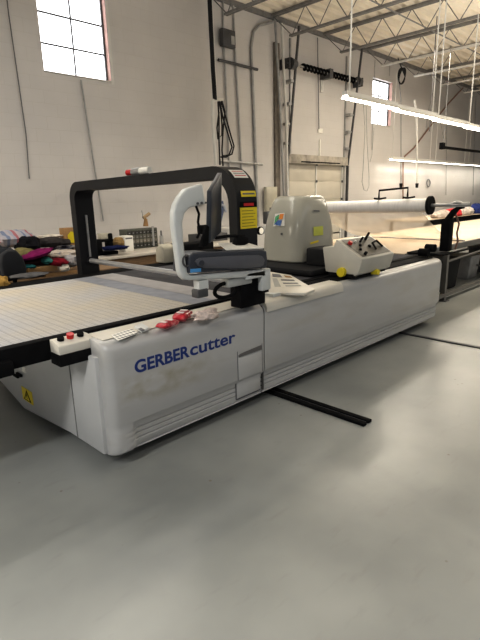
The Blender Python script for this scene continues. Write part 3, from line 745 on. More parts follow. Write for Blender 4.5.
# ================================================================== SPREADING TABLE beyond the cutter
M_leg = mat('table_leg_grey', (.17,.165,.155), rough=.5, metal=.2)
spt = thing('spreading_table', (10, 4, 0), 'long spreading table with cream paper top beyond the cutter', 'table')
MB().box(6.05, 20, 2.98, 5.0, .835, .86).build('table_top', M_cream, spt)
MB().box(6.05, 20, 2.93, 2.98, .775, .862).build('edge_rail', M_leg, spt, bevel=.004)
MB().box(6.05, 20, 5.0, 5.05, .775, .862).build('edge_rail', M_leg, spt)
MB().box(8.05, 8.11, 2.98, 5.0, .8601, .875).build('seam_bar', M_ink, spt)
for x in (7.36, 9.8, 12.3, 14.8, 17.3, 19.8):
    for yy in (2.94, 4.95): MB().box(x, x+.07, yy, yy+.07, .012, .775).build('leg', M_leg, spt)
    for yy in (2.94, 4.95): MB().box(x-.04, x+.11, yy-.04, yy+.11, 0, .012).build('foot_plate', M_darksteel, spt)
    MB().box(x, x+.06, 3.01, 4.95, .62, .68).build('cross_beam', M_leg, spt)
    MB().tube([(x+.03, 3.0, .16), (x+.03, 4.9, .62)], .02, 8).build('brace', M_leg, spt)
MB().box(6.08, 20, 2.93, 2.98, .07, .12).build('floor_rail', M_leg, spt)
MB().box(6.08, 20, 4.97, 5.02, .07, .12).build('floor_rail', M_leg, spt)
MB().tube([(7.45, 2.98, .60), (9.8, 2.98, .66)], .018, 8).build('side_brace', M_leg, spt)
for i, (x, y_, w, h, m_, lb) in enumerate(((8.3, 3.5, .8, .5, M_blackmat, 'black bin on the floor under the spreading table nearest the cutter'), (9.7, 3.6, .5, .42, M_galv, 'grey tub on the floor under the spreading table behind the black bin'), (10.9, 3.5, .9, .5, M_darksteel, 'dark steel crate on the floor far under the spreading table'))):
    t = thing('storage_bin', (x, y_, 0), lb, 'bin')
    bb = MB(); bb.loft([[(x-w/2*.9, y_-.22, .003), (x+w/2*.9, y_-.22, .003), (x+w/2*.9, y_+.22, .003), (x-w/2*.9, y_+.22, .003)], [(x-w/2, y_-.26, h), (x+w/2, y_-.26, h), (x+w/2, y_+.26, h), (x-w/2, y_+.26, h)]])
    bb.build('bin_body', m_, t, bevel=.01)
    MB().box(x-w/2-.02, x+w/2+.02, y_-.28, y_+.28, h+.0005, h+.03).build('bin_lid', m_, t, bevel=.006)

# second table against the wall with folded cloth
wt = thing('wall_table', (17, 6.6, 0), 'black edged table against the far wall beyond the spreading table', 'table')
MB().box(13.4, 22, 6.0, 7.3, .80, .86).build('table_top', M_cream, wt)
MB().box(13.4, 22, 5.97, 6.0, .72, .865).build('edge_band', M_black, wt)
for x in (13.6, 17.5, 21.7):
    for yy in (6.1, 7.15): MB().box(x, x+.07, yy, yy+.07, 0, .80).build('leg', M_black, wt)
for (x, y_, rx, ry, rz, c, lb) in ((15.0, 6.3, .42, .25, .14, (.62,.55,.5), 'grey white folded cloth on the near end of the wall table'), (16.0, 6.35, .35, .25, .16, (.62,.06,.07), 'red folded cloth on the wall table right of the grey cloth'),
                                   (17.0, 6.35, .45, .25, .18, (.75,.70,.66), 'white cloth bundle on the wall table beyond the red cloth'), (18.3, 6.4, .45, .28, .22, (.04,.06,.22), 'dark blue cloth bundle on the wall table'), (20.2, 6.4, .5, .3, .26, (.60,.48,.32), 'tan cloth bundle at the far end of the wall table')):
    MB().lump((x, y_, .86+rz*.56), (rx, ry, rz), x, amp=.2).build('folded_cloth', fabric('cloth_%d' % int(x*10), c), smooth=True, label=lb, cat='cloth', loc=(x, y_, .86))

# ================================================================== FLOOR RAILS
fr1 = thing('floor_track', (2.945, 2.05, 0), 'short double black track on the floor coming out under the panel seam', 'floor track')
for x in (2.885, 2.955): MB().box(x, x+.045, 1.66, 3.2, 0.0005, .022).build('channel', M_black, fr1, bevel=.003)
MB().box(2.93, 2.955, 1.68, 3.2, .0005, .012).build('channel_web', M_darksteel, fr1)
fr2 = MB().box(5.29, 5.34, .6, 3.2, .0005, .014).build('floor_track', M_darksteel, bevel=.002, label='thin dark track on the floor nearer the far end of the machine', cat='floor track', loc=(5.32, 2, 0))

# ================================================================== LIGHT FIXTURES
def fixture(x0, L, y_, z, label, group, rods):
    t = thing('strip_light', (x0+L/2, y_, z), label, 'light fixture', group)
    MB().prism([(y_-.075, z+.025), (y_-.045, z+.07), (y_-.042, z+.12), (y_+.042, z+.12), (y_+.045, z+.07), (y_+.075, z+.025), (y_+.069, z+.022), (y_+.038, z+.064), (y_-.038, z+.064), (y_-.069, z+.022)], 'x', x0, x0+L-.012).build('reflector', M_white, t)
    for dy in (-.028, .028): MB().cyl((x0+.02, y_+dy, z+.032), (x0+L-.03, y_+dy, z+.032), .018, n=10).build('tube', M_tube, t, smooth=True)
    for dx in rods:
        MB().tube([(x0+dx, y_, z+.12), (x0+dx, y_, 5.08)], .009 if y_ > 5 else .013, 6).build('hanger_rod', M_white, t)
    return t
nms = ['nearest', 'second', 'third', 'fourth', 'fifth']
for i in range(5):
    fixture(6.48+1.54*i, 1.54, 4.25, 2.97-.022*i, 'lit strip light of the near row over the spreading table, %s in the row' % nms[i], 'near row of strip lights', (.12,) if i != 1 else (1.4,))
nms2 = ['nearest', 'second', 'third', 'fourth', 'fifth', 'sixth']
for i in range(6):
    fixture(14.4+1.54*i, 1.54, 7.72, 2.6, 'lit strip light of the far row along the back wall, %s in the row' % nms2[i], 'far row of strip lights', (.1,) if i % 2 == 0 else (1.2,))
tr = thing('hanging_track', (14, 5.5, 2.73), 'black horizontal track hanging below the joists at the far right', 'hanging track')
MB().box(12.85, 17.5, 5.47, 5.53, 2.70, 2.76).build('track_bar', M_black, tr)
MB().box(12.80, 12.95, 5.45, 5.55, 2.68, 2.84).build('end_block', M_black, tr, bevel=.01)
for x in (12.95, 16.5): MB().tube([(x, 5.5, 2.76), (x, 5.5, 5.08)], .008, 6).build('hanger_rod', M_galv, tr)

# ================================================================== WALL SERVICES
def pipe(name, pts, r, m, label, cat, group=None):
    return MB().tube(pts, r, 8).build(name, m, smooth=True, label=label, cat=cat, group=group, loc=pts[0])
yw = WY-.035
cd = pipe('conduit', [(3.40, yw, 5.55), (3.39, yw, 4.4), (3.42, yw, 2.7), (3.38, yw, 2.02)], .009, M_ink, 'thin dark cable running down the wall left of the big window', 'cable')
pipe('conduit', [(4.47, yw, 3.63), (4.55, yw, 2.4), (4.64, yw, 1.28)], .014, M_galv, 'thin grey conduit running down below the big window', 'conduit')
pipe('conduit', [(8.15, yw, 5.6), (8.18, yw, 4.5), (8.28, yw, 2.46), (8.28, yw, 1.0)], .022, M_galv, 'grey conduit, middle of the three beside the junction box', 'conduit')
pipe('conduit', [(9.4, yw-.05, 5.5), (8.95, yw, 5.35), (8.76, yw, 5.18), (8.68, yw, 4.85), (8.74, yw, 3.2), (8.83, yw, .8)], .032, M_galv, 'grey conduit bending away at the ceiling right of the junction box', 'conduit')
pipe('conduit', [(7.86, yw, 5.6), (7.84, yw, 5.0), (7.88, yw, 3.3), (7.90, yw, 1.2)], .02, M_galv, 'grey conduit running down through the junction box', 'conduit')
jb = thing('junction_box', (7.87, WY-.1, 4.85), 'dark grey electrical junction box high on the wall', 'junction box')
MB().box(7.70, 8.06, WY-.17, WY-.06, 4.70, 5.03).build('box_body', M_darksteel, jb, bevel=.008)
MB().box(7.93, 8.03, WY-.176, WY-.1701, 4.76, 4.92).build('switch_plate', M_galv, jb)
pipe('strut_bar', [(7.66, WY-.05, 4.44), (8.86, WY-.05, 4.43)], .032, M_darksteel, 'dark horizontal strut bar fixed to the wall under the junction box', 'strut')
pipe('strut_bar', [(7.60, WY-.05, 2.42), (8.98, WY-.05, 2.38)], .028, M_galv, 'grey horizontal strut bar on the wall just above the black arch', 'strut')
drop = thing('cable_drop', (7.5, 7.6, 1.2), 'bundle of black cables hanging down beside a white pipe', 'cable drop')
cx = [(7.02, 7.6), (7.02, 7.6), (7.05, 7.6)]
def dp(px, py): return at(px, py, 'y', 7.7)
MB().tube([dp(209.5, -2), dp(211, 30), dp(213, 70), dp(215, 100)], .042, 8).build('cable_bundle', M_blackmat, drop, smooth=True)
MB().tube([dp(211.5, -2), dp(213, 30), dp(215, 70), dp(216.5, 100)], .020, 8).build('pale_cable', M_white, drop, smooth=True)
MB().tube([dp(212.5, 100), dp(213, 130), dp(216, 165)], .032, 10).build('white_pipe', M_white, drop, smooth=True)
MB().tube([dp(212.5, 100.5), dp(223, 99.5)], .028, 8).build('pipe_arm', M_white, drop)
for k, pts in enumerate((((219,100),(221,112),(222,125),(222,135),(218,139),(217,128),(219,112)), ((221,101),(226,118),(231,136),(234,146),(232,154),(226,157),(221,157)), ((220,102),(223,118),(228,134),(232,147),(229,155),(223,156)), ((218,101),(219,118),(219,140),(220,165)), ((222,101),(225,112),(223,130),(222,150),(223,166)))):
    MB().tube([dp(*q) for q in pts], .016, 8).build('cable_loop', M_blackmat, drop, smooth=True)
# taupe column strip and vertical pipes beside the door
MB().box(9.46, 9.63, WY-.06, WY-.002, 0, 5.1).build('wall_column', M_taupe, label='taupe vertical strip on the wall left of the dock door', cat='column', loc=(9.55, WY, 0))
pipe('riser_pipe', [(9.40, WY-.12, 5.55), (9.55, WY-.12, 3.9), (9.70, WY-.12, 1.6)], .028, M_galv, 'grey riser pipe immediately right of the taupe wall strip', 'pipe')
pipe('riser_pipe', [(9.62, WY-.13, 5.5), (9.78, WY-.13, 3.4), (9.84, WY-.13, 1.4)], .034, M_white, 'pale riser pipe between the grey riser and the door track', 'pipe')
def track(x, label):
    t = thing('door_track', (x, 8.1, 0), label, 'door track', 'slanting door tracks')
    MB().obox((x, 7.99, 3.95), (.022, 0, 0), (0, .022, 0), (0, -.175, 1.5)).build('track_channel', M_darksteel, t)
    MB().box(x-.03, x+.03, 8.14, 8.198, 0, 2.44).build('track_channel', M_darksteel, t)
    MB().box(x+(.12 if x < 11 else -.18)-.02, x+(.12 if x < 11 else -.18)+.02, 8.16, 8.198, 2.67, 5.3).build('wall_angle', M_galv, t)
    for z in (2.9, 3.35, 3.8, 4.3): MB().box(x-.13 if x < 11 else x-.18, x+.02, 8.03-.1167*(z-3.6), 8.198, z-.03, z+.03).build('track_bracket', M_galv, t)
track(9.95, 'slanting dark high-lift track on the left of the dock door')
track(12.70, 'slanting dark high-lift track on the right of the dock door')
sp = thing('door_spring_shaft', (11.4, 7.95, 4.67), 'shaft with black coiled springs high above the dock door', 'spring shaft')
MB().cyl((9.70, 7.95, 4.66), (12.95, 7.95, 4.66), .022).build('shaft', M_galv, sp)
MB().cyl((9.78, 7.95, 4.66), (9.96, 7.95, 4.66), .13, .11).build('cable_drum', M_darksteel, sp, smooth=True)
MB().cyl((12.72, 7.95, 4.66), (12.88, 7.95, 4.66), .12, .10).build('cable_drum', M_darksteel, sp, smooth=True)
for x0, x1 in ((10.25, 11.30), (11.46, 12.62)):
    pts = []; k_ = int((x1-x0)/.14*10)
    for k in range(k_+1):
        u = k/k_; an = 2*PI*u*(x1-x0)/.14
        pts.append((x0+(x1-x0)*u, 7.95+.055*math.cos(an), 4.66+.055*math.sin(an)))
    MB().tube(pts, .030, 6).build('coil_spring', M_black, sp, smooth=True)
MB().box(11.31, 11.45, 7.87, 8.198, 4.55, 4.77).build('centre_bracket', M_darksteel, sp, bevel=.005)
for x in (9.72, 12.93): MB().box(x-.02, x+.02, 7.9, 8.198, 4.55, 4.77).build('end_bracket', M_darksteel, sp)
pipe('door_pull_rod', [(11.13, WY-.05, 5.5), (11.24, WY-.05, 3.33)], .011, M_ink, 'thin rod hanging on the wall above the middle of the dock door', 'rod')
MB().box(11.25, 11.44, WY-.03, WY-.002, 3.25, 3.36).box(11.32, 11.36, WY-.03, WY-.002, 2.67, 3.08).build('wall_raceway', M_paper, label='small white raceway on the wall just above the dock door header', cat='raceway', loc=(11.3, WY, 2.7))
MB().box(11.33, 11.45, WY-.04, WY-.002, 4.25, 4.55).build('wall_box', M_white, label='small pale box on the wall under the coiled door springs', cat='box', bevel=.006, loc=(11.4, WY, 4.3))
# beige electrical box and dark regulator behind the hood
eb = thing('electrical_panel', (9.2, WY-.08, 1.5), 'beige electrical box on the wall left of the dock door', 'electrical box')
MB().box(9.0, 9.40, WY-.16, WY-.065, 1.22, 1.86).build('box_body', M_beige, eb, bevel=.01)
MB().box(9.03, 9.37, WY-.168, WY-.1601, 1.26, 1.82).build('box_door', M_beige, eb, bevel=.003)
rg = thing('air_regulator', (8.9, 7.2, 0), 'dark air regulator with round gauge on a post behind the arch', 'regulator')
q = at(255, 238, 'y', 7.2)
MB().box(8.1, 8.3, 7.1, 7.3, 0, .02).build('base', M_darksteel, rg)
MB().cyl((8.2, 7.2, .02), (8.2, 7.2, 1.4), .035).build('post', M_darksteel, rg)
MB().box(8.0, 8.45, 7.13, 7.27, 1.05, 1.32).build('manifold', M_darksteel, rg, bevel=.02)
MB().box(7.5, 8.0, 7.12, 7.28, .85, 1.02).build('manifold', M_galv, rg, bevel=.02)
g = MB().cyl((7.72, 7.12, .93), (7.72, 7.06, .93), .085, n=24).build('gauge', M_black, rg, smooth=True)
MB().cyl((7.72, 7.06, .93), (7.72, 7.055, .93), .068, n=24).build('gauge_face', M_paper, g)
MB().tube([(8.45, 7.2, 1.2), (8.62, 7.2, 1.25), (8.68, 7.2, 1.0), (8.66, 7.2, .3)], .03, 8).build('air_hose', M_blackmat, rg, smooth=True)

# drops and cables on the right
def wl(px, py, y_=7.85): return at(px, py, 'y', y_)
def strand(name, pts, r, m, label, cat, y_=7.85, end=None, group=None):
    w = [wl(px, py, y_) for px, py in pts]
    o = MB().tube(w, r, 6).build(name, m, smooth=True, label=label, cat=cat, group=group, loc=w[-1])
    if end: MB().cyl(w[-1]+Vector((0,0,.02)), w[-1]-Vector((0,0,.12)), .055, .04, 10).build('plug', M_black, o)
    return o
strand('drop_cord', [(398.5,72),(401,100),(401,140),(401,184)], .011, M_ink, 'thin dark drop cord with plug hanging below the coiled cable', 'drop cord', end=1)
strand('drop_cord', [(414.5,100),(416.5,112),(417,140),(417,184)], .034, M_white, 'thick pale drop cord with black plug hanging left of the far light row', 'drop cord', end=1, y_=7.4)
strand('hose', [(463,88),(448,104),(432,124),(414,148),(405,156),(403,163),(403,201)], .024, M_copper, 'brown hose slanting down the wall then hanging straight', 'hose', y_=8.12)
strand('pull_chain', [(363,96),(365,130),(363,170),(362,182),(364,190),(367,191),(369,186),(369,175),(367,140),(366,100)], .010, M_galv, 'looped pull chain hanging on the wall right of the dock door', 'pull chain')
strand('pull_chain', [(374,128),(372,155),(370,162)], .008, M_galv, 'short thin chain hanging under the small window', 'pull chain')
coil = [(401.5+3.4*math.cos(2*PI*k/16+j*.3)+j*.4, 76+8*math.sin(2*PI*k/16)) for j in range(3) for k in range(17)]
strand('cable_coil', [(398, 58), (400, 64)]+coil, .018, M_blackmat, 'oval coil of black cable hanging high right of the small window', 'cable coil', y_=7.7)
strand('wall_ring', [(428.5+1.6*math.cos(2*PI*k/16), 183+3.6*math.sin(2*PI*k/16)) for k in range(17)], .020, M_ink, 'small dark oval ring hanging on the wall under the far lights', 'ring', y_=8.16)
strand('hanger_wire', [(434,95),(440,120),(444,140)], .006, M_ink, 'thin slanting wire right of the pale drop cord', 'wire')
strand('hanger_wire', [(433,93),(428,112),(426,128)], .006, M_ink, 'thin wire slanting left towards the pale drop cord', 'wire')
pipe('ceiling_rod', [(9.4+2.9, 5.6, 5.6), (12.3, 5.6, 3.08)], .012, M_ink, 'dark rod hanging from the joists behind the near light row', 'rod')
strand('wall_conduit', [(375,60),(373.5,100),(372,150)], .010, M_galv, 'thin conduit on the wall right beside the small window', 'conduit', y_=8.17)
strand('wall_conduit', [(390,60),(389.5,76)], .010, M_galv, 'thin conduit above the right edge of the small window', 'conduit', y_=8.17)
strand('wall_conduit', [(447,86),(446.5,150),(446,195)], .010, M_galv, 'thin conduit on the wall below the far light row', 'conduit', y_=8.17)
strand('wall_conduit', [(476,96),(474,150),(473,195)], .012, M_galv, 'thin conduit at the far right end of the wall', 'conduit', y_=8.17)

# ================================================================== GARMENT PILE (left)
gt = thing('sorting_table', (2, 6.1, 0), 'wooden sorting table buried under heaps of garments behind the cutter', 'table')
MB().box(.2, 3.35, 5.55, 6.8, .74, .80).build('table_top', M_wood, gt, bevel=.005)
for x in (.3, 3.2):
    for yy in (5.62, 6.7): MB().box(x, x+.07, yy, yy+.07, 0, .74).build('leg', M_wood, gt)
def heap(px0, py0, px1, py1, y_, ry, name, m, label, cat='garment', seed=0, amp=.2, tilt=0, base=None):
    """a soft bundle filling a patch of the pile at depth y_, going down to `base`"""
    a_, b_ = at(px0, py1, 'y', y_), at(px1, py0, 'y', y_)
    c = (a_+b_)/2; rx, rz = abs(b_.x-a_.x)/2, abs(b_.z-a_.z)/2
    mb = MB().lump((c.x, y_, c.z), (rx*1.12, ry, rz*1.12), seed, amp=amp, flat=.8, freq=2.2)
    if tilt:
        for v in mb.v: v.z += (v.x-c.x)*tilt
    return mb.build(name, m, smooth=True, label=label, cat=cat, loc=(c.x, y_, c.z-rz))
stripes = striped_material('striped_cloth', [(.30,.30,.34), (.15,.18,.27), (.34,.32,.35), (.27,.28,.34), (.30,.11,.13), (.34,.31,.34)], 5.5)
heap(-6, 247, 14, 286, 5.75, .2, 'garment', fabric('dark_slate_cloth', (.03,.033,.04)), 'black garment heap at the left edge below the striped bundle', seed=1)
heap(-4, 229.5, 30, 249, 6.35, .30, 'garment', stripes, 'white garment bundle with blue and red stripes on top of the heap', seed=2, amp=.12)
heap(16, 236, 37, 252, 6.15, .2, 'garment', fabric('black_cloth', (.012,.012,.015)), 'black garment tucked against the right side of the striped bundle', seed=3)
heap(33, 236.5, 66, 248.5, 6.3, .25, 'garment', fabric('charcoal_cloth', (.045,.04,.04), (.012,.012,.012), 9), 'rolled charcoal jacket lying at the top right of the heap', seed=4, amp=.15)
heap(38, 233.5, 62, 239, 6.75, .15, 'garment', fabric('offwhite_cloth', (.62,.58,.52)), 'off-white cloth showing behind the charcoal jacket', seed=5)
heap(12, 248, 34, 262, 5.95, .2, 'garment', fabric('olive_cloth', (.17,.15,.07)), 'olive green garment between the striped bundle and the magenta one', seed=6)
heap(22, 254, 50, 269, 5.82, .18, 'garment', fabric('brown_black_cloth', (.045,.02,.018)), 'dark brown garment under the magenta cloth', seed=7)
heap(21, 249.5, 50, 259.5, 5.72, .16, 'garment', fabric('magenta_cloth', (.17,.012,.085)), 'magenta garment lying across the middle of the heap', seed=8, tilt=.22, amp=.12)
heap(42, 256.5, 50, 264.5, 5.66, .12, 'garment', fabric('teal_cloth', (.04,.16,.15)), 'small teal cloth right of the magenta garment', seed=9)
heap(24, 264, 34, 269, 5.66, .12, 'garment', fabric('dark_teal_cloth', (.02,.12,.13)), 'dark teal cloth low in the heap above the grey one', seed=10)
heap(49, 257.5, 65, 267, 5.64, .14, 'garment', fabric('red_cloth', (.19,.010,.022)), 'deep red garment right of the small teal cloth', seed=11)
heap(50, 249, 76, 259.5, 5.9, .2, 'garment', fabric('patterned_cloth', (.50,.44,.38), (.20,.22,.26), 14), 'pale patterned garment beside the left leg of the arch', seed=12, amp=.25)
heap(52, 243.5, 73, 251.5, 6.2, .2, 'garment', fabric('dark_mixed_cloth', (.045,.045,.06), (.4,.38,.36), 12), 'dark and white garments below the charcoal jacket', seed=13, amp=.25)
heap(64, 255, 76, 268, 5.68, .14, 'garment', fabric('pale_grey_cloth', (.36,.35,.36), (.1,.1,.12), 12), 'pale grey cloth hanging down next to the left leg of the arch', seed=14)
heap(60, 263.5, 68, 272, 5.56, .08, 'plastic_bag', mat('white_bag', (.62,.58,.52), rough=.4), 'small white bag on the cardboard near the arch leg', 'bag', seed=15)
def carton(px0, py0, px1, py1, y_, dy, label, lean=0):
    a_, b_ = at(px0, py1, 'y', y_), at(px1, py0, 'y', y_)
    t = thing('cardboard_box', (a_.x, y_, a_.z), label, 'cardboard box')
    MB().box(a_.x, b_.x, y_, y_+dy, a_.z, b_.z).build('box_body', M_card, t, bevel=.004)
    MB().box((a_.x+b_.x)/2-.02, (a_.x+b_.x)/2+.02, y_-.0015, y_+dy, b_.z, b_.z+.0015).build('tape', mat('box_tape', (.45,.32,.17)), t)
carton(29, 265, 57, 274, 5.56, .3, 'flat cardboard box low in the heap left of the white bag')
carton(46, 270, 77, 279, 5.56, .04, 'cardboard flap standing along the table edge near the arch leg')
yb = thing('picture_box', (3.0, 6.9, .8), 'tall yellow box with bright picture standing left of the arch leg', 'box')
a_, b_ = at(66, 248, 'y', 6.6), at(76, 227.5, 'y', 6.6)
MB().box(a_.x, b_.x, 6.6, 6.75, a_.z-.2, b_.z).build('box_body', M_card, yb, bevel=.004)
c_ = at(68.5, 243, 'y', 6.6); d_ = at(76, 231, 'y', 6.6)
MB().prism([(c_.x, c_.z), (d_.x, c_.z), (d_.x, d_.z-.02), (c_.x+.05, d_.z), (c_.x, d_.z-.05)], 'y', 6.594, 6.5999).build('picture', M_yellow, yb)
# office chair whose back rises in front of the heap
ch = thing('office_chair', (1.55, 5.25, 0), 'dark office chair with rounded backrest in front of the garment heap', 'chair')
p0 = at(13, 263, 'y', 5.28)
bk = []
for (dx, dz) in ((-.14,-.16),(-.16,0),(-.13,.12),(-.05,.17),(.05,.16),(.12,.06),(.15,-.06),(.14,-.17)): bk.append((p0.x+dx*.85, p0.z+dz*.85))
MB().prism(bk, 'y', 5.25, 5.33).build('backrest', mat('chair_slate', (.015,.017,.022), rough=.8, var=.15), ch, bevel=.025, seg=3)
MB().tube([(p0.x, 5.30, p0.z-.16), (p0.x, 5.30, .55), (p0.x+.02, 5.22, .47)], .022, 8).build('back_post', M_black, ch)
MB().lump((p0.x, 5.18, .50), (.24, .2, .06), 2, amp=.03).build('seat', MATS['chair_slate'], ch, smooth=True)
MB().cyl((p0.x, 5.18, .46), (p0.x, 5.18, .08), .03).build('gas_column', M_black, ch)
for k in range(5):
    an = 2*PI*k/5; e = (p0.x+.26*math.cos(an), 5.18+.17*math.sin(an), .07)
    MB().tube([(p0.x, 5.18, .10), e], .02, 6).build('base_leg', M_black, ch)
    MB().cyl((e[0]-.02, e[1], .035), (e[0]+.02, e[1], .035), .035, n=12).build('caster', M_black, ch)
heap(12, 271, 46, 279.5, 5.16, .14, 'garment', fabric('grey_cloth', (.11,.11,.115)), 'dark grey cloth draped low between the chair and the cutting bed', seed=16, amp=.12)
heap(-6, 276, 7, 290, 5.05, .12, 'garment', fabric('ochre_cloth', (.36,.23,.07)), 'ochre cloth at the left edge behind the cutting bed', seed=17)

# ================================================================== WORKBENCH (behind the arch)
wbn = thing('workbench', (4.9, 7.2, 0), 'pale topped workbench against the wall behind the arch', 'workbench')
MB().box(3.55, 6.9, 6.65, 7.95, .76, .80).build('bench_top', M_bench, wbn, bevel=.005)
MB().box(3.6, 6.85, 6.70, 6.74, .60, .76).build('apron', M_wood, wbn)
for x in (3.65, 6.75):
    for yy in (6.72, 7.85): MB().box(x, x+.07, yy, yy+.07, 0, .76).build('leg', M_wood, wbn)
MB().box(3.7, 6.8, 7.0, 7.8, .25, .28).build('lower_shelf', M_wood, wbn)
og = thing('parts_organiser', (5.2, 7.5, .80), 'grey green parts organiser with rows of small drawers on the workbench', 'organiser')
a_, b_ = at(127, 246, 'y', 7.4), at(157, 227.5, 'y', 7.4)
M_org = mat('organiser_green_grey', (.10,.105,.085), rough=.6)
MB().box(a_.x, b_.x, 7.4, 7.62, .8005, b_.z).build('organiser_case', M_org, og, bevel=.006)
nx, nz = 8, 4
for i in range(nx):
    for j in range(nz):
        w = (b_.x-a_.x-.04)/nx; h = (b_.z-.80-.04)/nz
        x0 = a_.x+.02+w*i; z0 = .82+h*j
        dm = mat('drawer_%d' % ((i*3+j*5) % 3), ((.05,.05,.045), (.17,.165,.14), (.26,.24,.20))[(i*3+j*5) % 3], rough=.5)
        dr = MB().box(x0+.008, x0+w-.008, 7.385, 7.3999, z0+.008, z0+h-.008).build('drawer', dm, og)
        MB().box(x0+w*.35, x0+w*.65, 7.378, 7.385, z0+h*.35, z0+h*.5).build('drawer_pull', M_galv, dr)
a_, b_ = at(143, 227, 'y', 7.5), at(149, 213, 'y', 7.5)
tl = thing('glue_gun', (a_.x, 7.5, b_.z), 'small tan tool standing on top of the parts organiser', 'tool')
zt_ = at(140, 227, 'y', 7.4).z
MB().tube([(a_.x+.06, 7.5, zt_), (a_.x+.07, 7.5, zt_+.12), (a_.x+.03, 7.5, zt_+.16)], [.05, .03, .02], 8).build('grip', M_card, tl, smooth=True)
MB().tube([(a_.x+.02, 7.5, zt_+.15), (a_.x+.16, 7.5, zt_+.22)], .03, 8).build('barrel', mat('tool_tan', (.42,.30,.17)), tl, smooth=True)
MB().tube([(a_.x+.02, 7.5, zt_+.14), (a_.x, 7.5, zt_+.28)], .008, 6).build('stem', M_galv, tl)
MB().box(a_.x+.10, a_.x+.14, 7.37, 7.38, .82, zt_).build('hanging_rod', M_galv, tl)
def bx(name, px0, py0, px1, py1, y_, dy, m, label, cat, z0=None, parts=None):
    a_, b_ = at(px0, py1, 'y', y_), at(px1, py0, 'y', y_)
    zb = .8005 if z0 is None else z0
    t = thing(name, ((a_.x+b_.x)/2, y_, zb), label, cat)
    MB().box(a_.x, b_.x, y_, y_+dy, zb, b_.z).build('body', m, t, bevel=.008)
    return t, a_, b_
t, a_, b_ = bx('sewing_machine', 96, 240.5, 102, 250, 7.0, .2, M_black, 'black sewing machine on the workbench beside the left arch leg', 'sewing machine')
xq = at(114,240,'y',7.0).x
MB().box(a_.x, xq, 7.02, 7.18, b_.z-.03, b_.z+.012).build('machine_arm', M_black, t, bevel=.01)
MB().box(xq-.08, xq, 7.02, 7.18, .90, b_.z+.10).build('needle_head', M_black, t, bevel=.02)
MB().box(a_.x-.02, xq+.05, 6.98, 7.22, .8005, .85).build('machine_bed', M_black, t, bevel=.008)
zq = b_.z+.013
q0, q1 = at(101, 238, 'y', 7.05), at(110, 232, 'y', 7.05)
MB().box(q0.x, q1.x, 7.04, 7.16, zq, zq+.09).build('thread_box', M_beige, bevel=.006, label='beige box resting on the black sewing machine', cat='box', loc=(q0.x, 7.05, zq))
heap(104, 244.5, 126, 251, 6.85, .16, 'garment', fabric('navy_cloth', (.012,.018,.07)), 'dark blue cloth lying on the workbench beside the sewing machine', seed=21)
heap(113, 237, 126, 247, 7.2, .1, 'thread_cone', fabric('tan_thread', (.36,.25,.12)), 'tan bundle on the workbench left of the parts organiser', 'bundle', seed=22)
t, a_, b_ = bx('paper_box', 125, 235.5, 133, 245, 7.1, .2, M_paper, 'white paper box in front of the parts organiser', 'box')
MB().box(a_.x+.02, b_.x-.02, 7.095, 7.0999, b_.z-.05, b_.z-.03).build('box_slot', M_ink, t)
sb = thing('spray_bottle', (5.9, 7.3, .8005), 'small grey bottle standing right of the parts organiser', 'bottle')
q = at(162, 246, 'y', 7.3)
MB().cyl((q.x, 7.3, .8005), (q.x, 7.3, 1.0), .04, .035, 14).build('bottle_body', M_galv, sb, smooth=True)
MB().cyl((q.x, 7.3, 1.0), (q.x, 7.3, 1.09), .018, .015, 10).build('bottle_cap', M_ink, sb)
sv = thing('spare_parts_tray', (6.6, 7.5, .8), 'dark tray of machine parts at the right end of the workbench', 'tray')
MB().box(6.15, 6.85, 7.2, 7.6, .8005, .95).build('tray_body', M_darksteel, sv, bevel=.008)
MB().box(6.3, 6.6, 7.3, 7.5, .95, 1.12).build('motor', M_black, sv, bevel=.02)
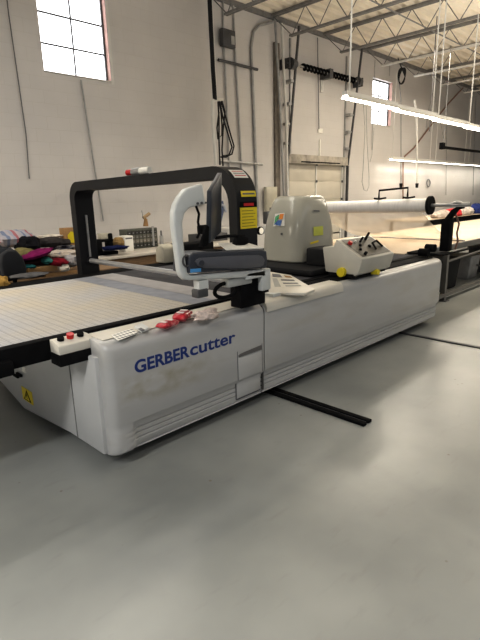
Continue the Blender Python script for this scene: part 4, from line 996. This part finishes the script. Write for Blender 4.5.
# blue-white tool seen through the arch
hw = thing('hanging_torch', (7.0, 8.0, 1.3), 'blue and white tool hanging on the wall, seen through the arch', 'tool')
MB().tube([at(222,201,'y',8.1), at(222,210,'y',8.1), at(220,222,'y',8.1), at(219,236,'y',8.1)], [.03,.05,.03,.02], 8).build('tool_body', mat('tool_blue_grey', (.10,.13,.22)), hw, smooth=True)
MB().tube([at(220,204,'y',8.05), at(224,206,'y',8.05), at(226,212,'y',8.05)], .03, 8).build('tool_handle', mat('tool_pale', (.5,.52,.6)), hw, smooth=True)
MB().box(6.9, 7.1, 8.05, 8.199, 1.52, 1.56).build('wall_hook', M_darksteel, hw)
wsh = thing('small_cabinet', (7.35, 7.5, 0), 'pale floor cabinet seen low through the arch', 'cabinet')
MB().box(7.0, 7.46, 7.3, 7.8, 0, 1.02).build('cabinet_body', M_white, wsh, bevel=.008)
cdr = MB().box(7.02, 7.44, 7.285, 7.2999, .05, .98).build('door', M_white, wsh, bevel=.003)
MB().box(7.38, 7.41, 7.27, 7.285, .5, .65).build('handle', M_darksteel, cdr)

# ================================================================== LIGHT
def area(name, loc, sx, sy, power, col, rot=(0,0,0)):
    l = bpy.data.lights.new(name, 'AREA'); l.shape = 'RECTANGLE'; l.size = sx; l.size_y = sy; l.energy = power; l.color = col
    o = bpy.data.objects.new(name, l); COL.objects.link(o); o.location = loc; o.rotation_euler = rot
    return o
WARM = (1, .90, .74); NEUT = (1, .95, .87); COOL = (.9, .95, 1)
area('lamp_and_fill', (-1.9, 5.6, 2.9), 3.4, .15, 190, WARM)
area('lamp_and_fill', (2.4, 5.4, 4.7), 5.0, .2, 75, NEUT)
area('lamp_and_fill', (9.6, 4.25, 2.96), 7.0, .16, 115, WARM)
area('lamp_and_fill', (19.0, 7.6, 2.58), 9.0, .12, 24, WARM)
area('lamp_and_fill', (4.0, -1.6, 4.4), 9.0, .25, 75, (1,.98,.95))
area('lamp_and_fill', (12.5, 1.6, 4.0), 8.0, .25, 220, WARM)
area('lamp_and_fill', (-2.5, 1.0, 3.6), 3.0, .25, 150, (1,.985,.955))
area('lamp_and_fill', (14.0, 5.4, 4.9), 8.0, .2, 190, WARM)  # unseen fill added to brighten the upper right wall
# unseen upward lamps added to brighten the roof, apart from any fixture
area('added_uplight', (9.6, 3.0, 3.2), 12.0, .2, 150, NEUT, (PI, 0, 0))
area('added_uplight', (15, -1.0, 3.2), 12.0, .2, 120, NEUT, (PI, 0, 0))
w = bpy.data.worlds.new('world'); scene.world = w; w.use_nodes = True
w.node_tree.nodes['Background'].inputs['Color'].default_value = (.86,.90,1,1)
w.node_tree.nodes['Background'].inputs['Strength'].default_value = .24

scene.view_settings.view_transform = 'Standard'
scene.view_settings.look = 'None'
scene.view_settings.exposure = .3
scene.view_settings.gamma = .85

for o in bpy.data.objects:
    if 'base' in o: del o['base']
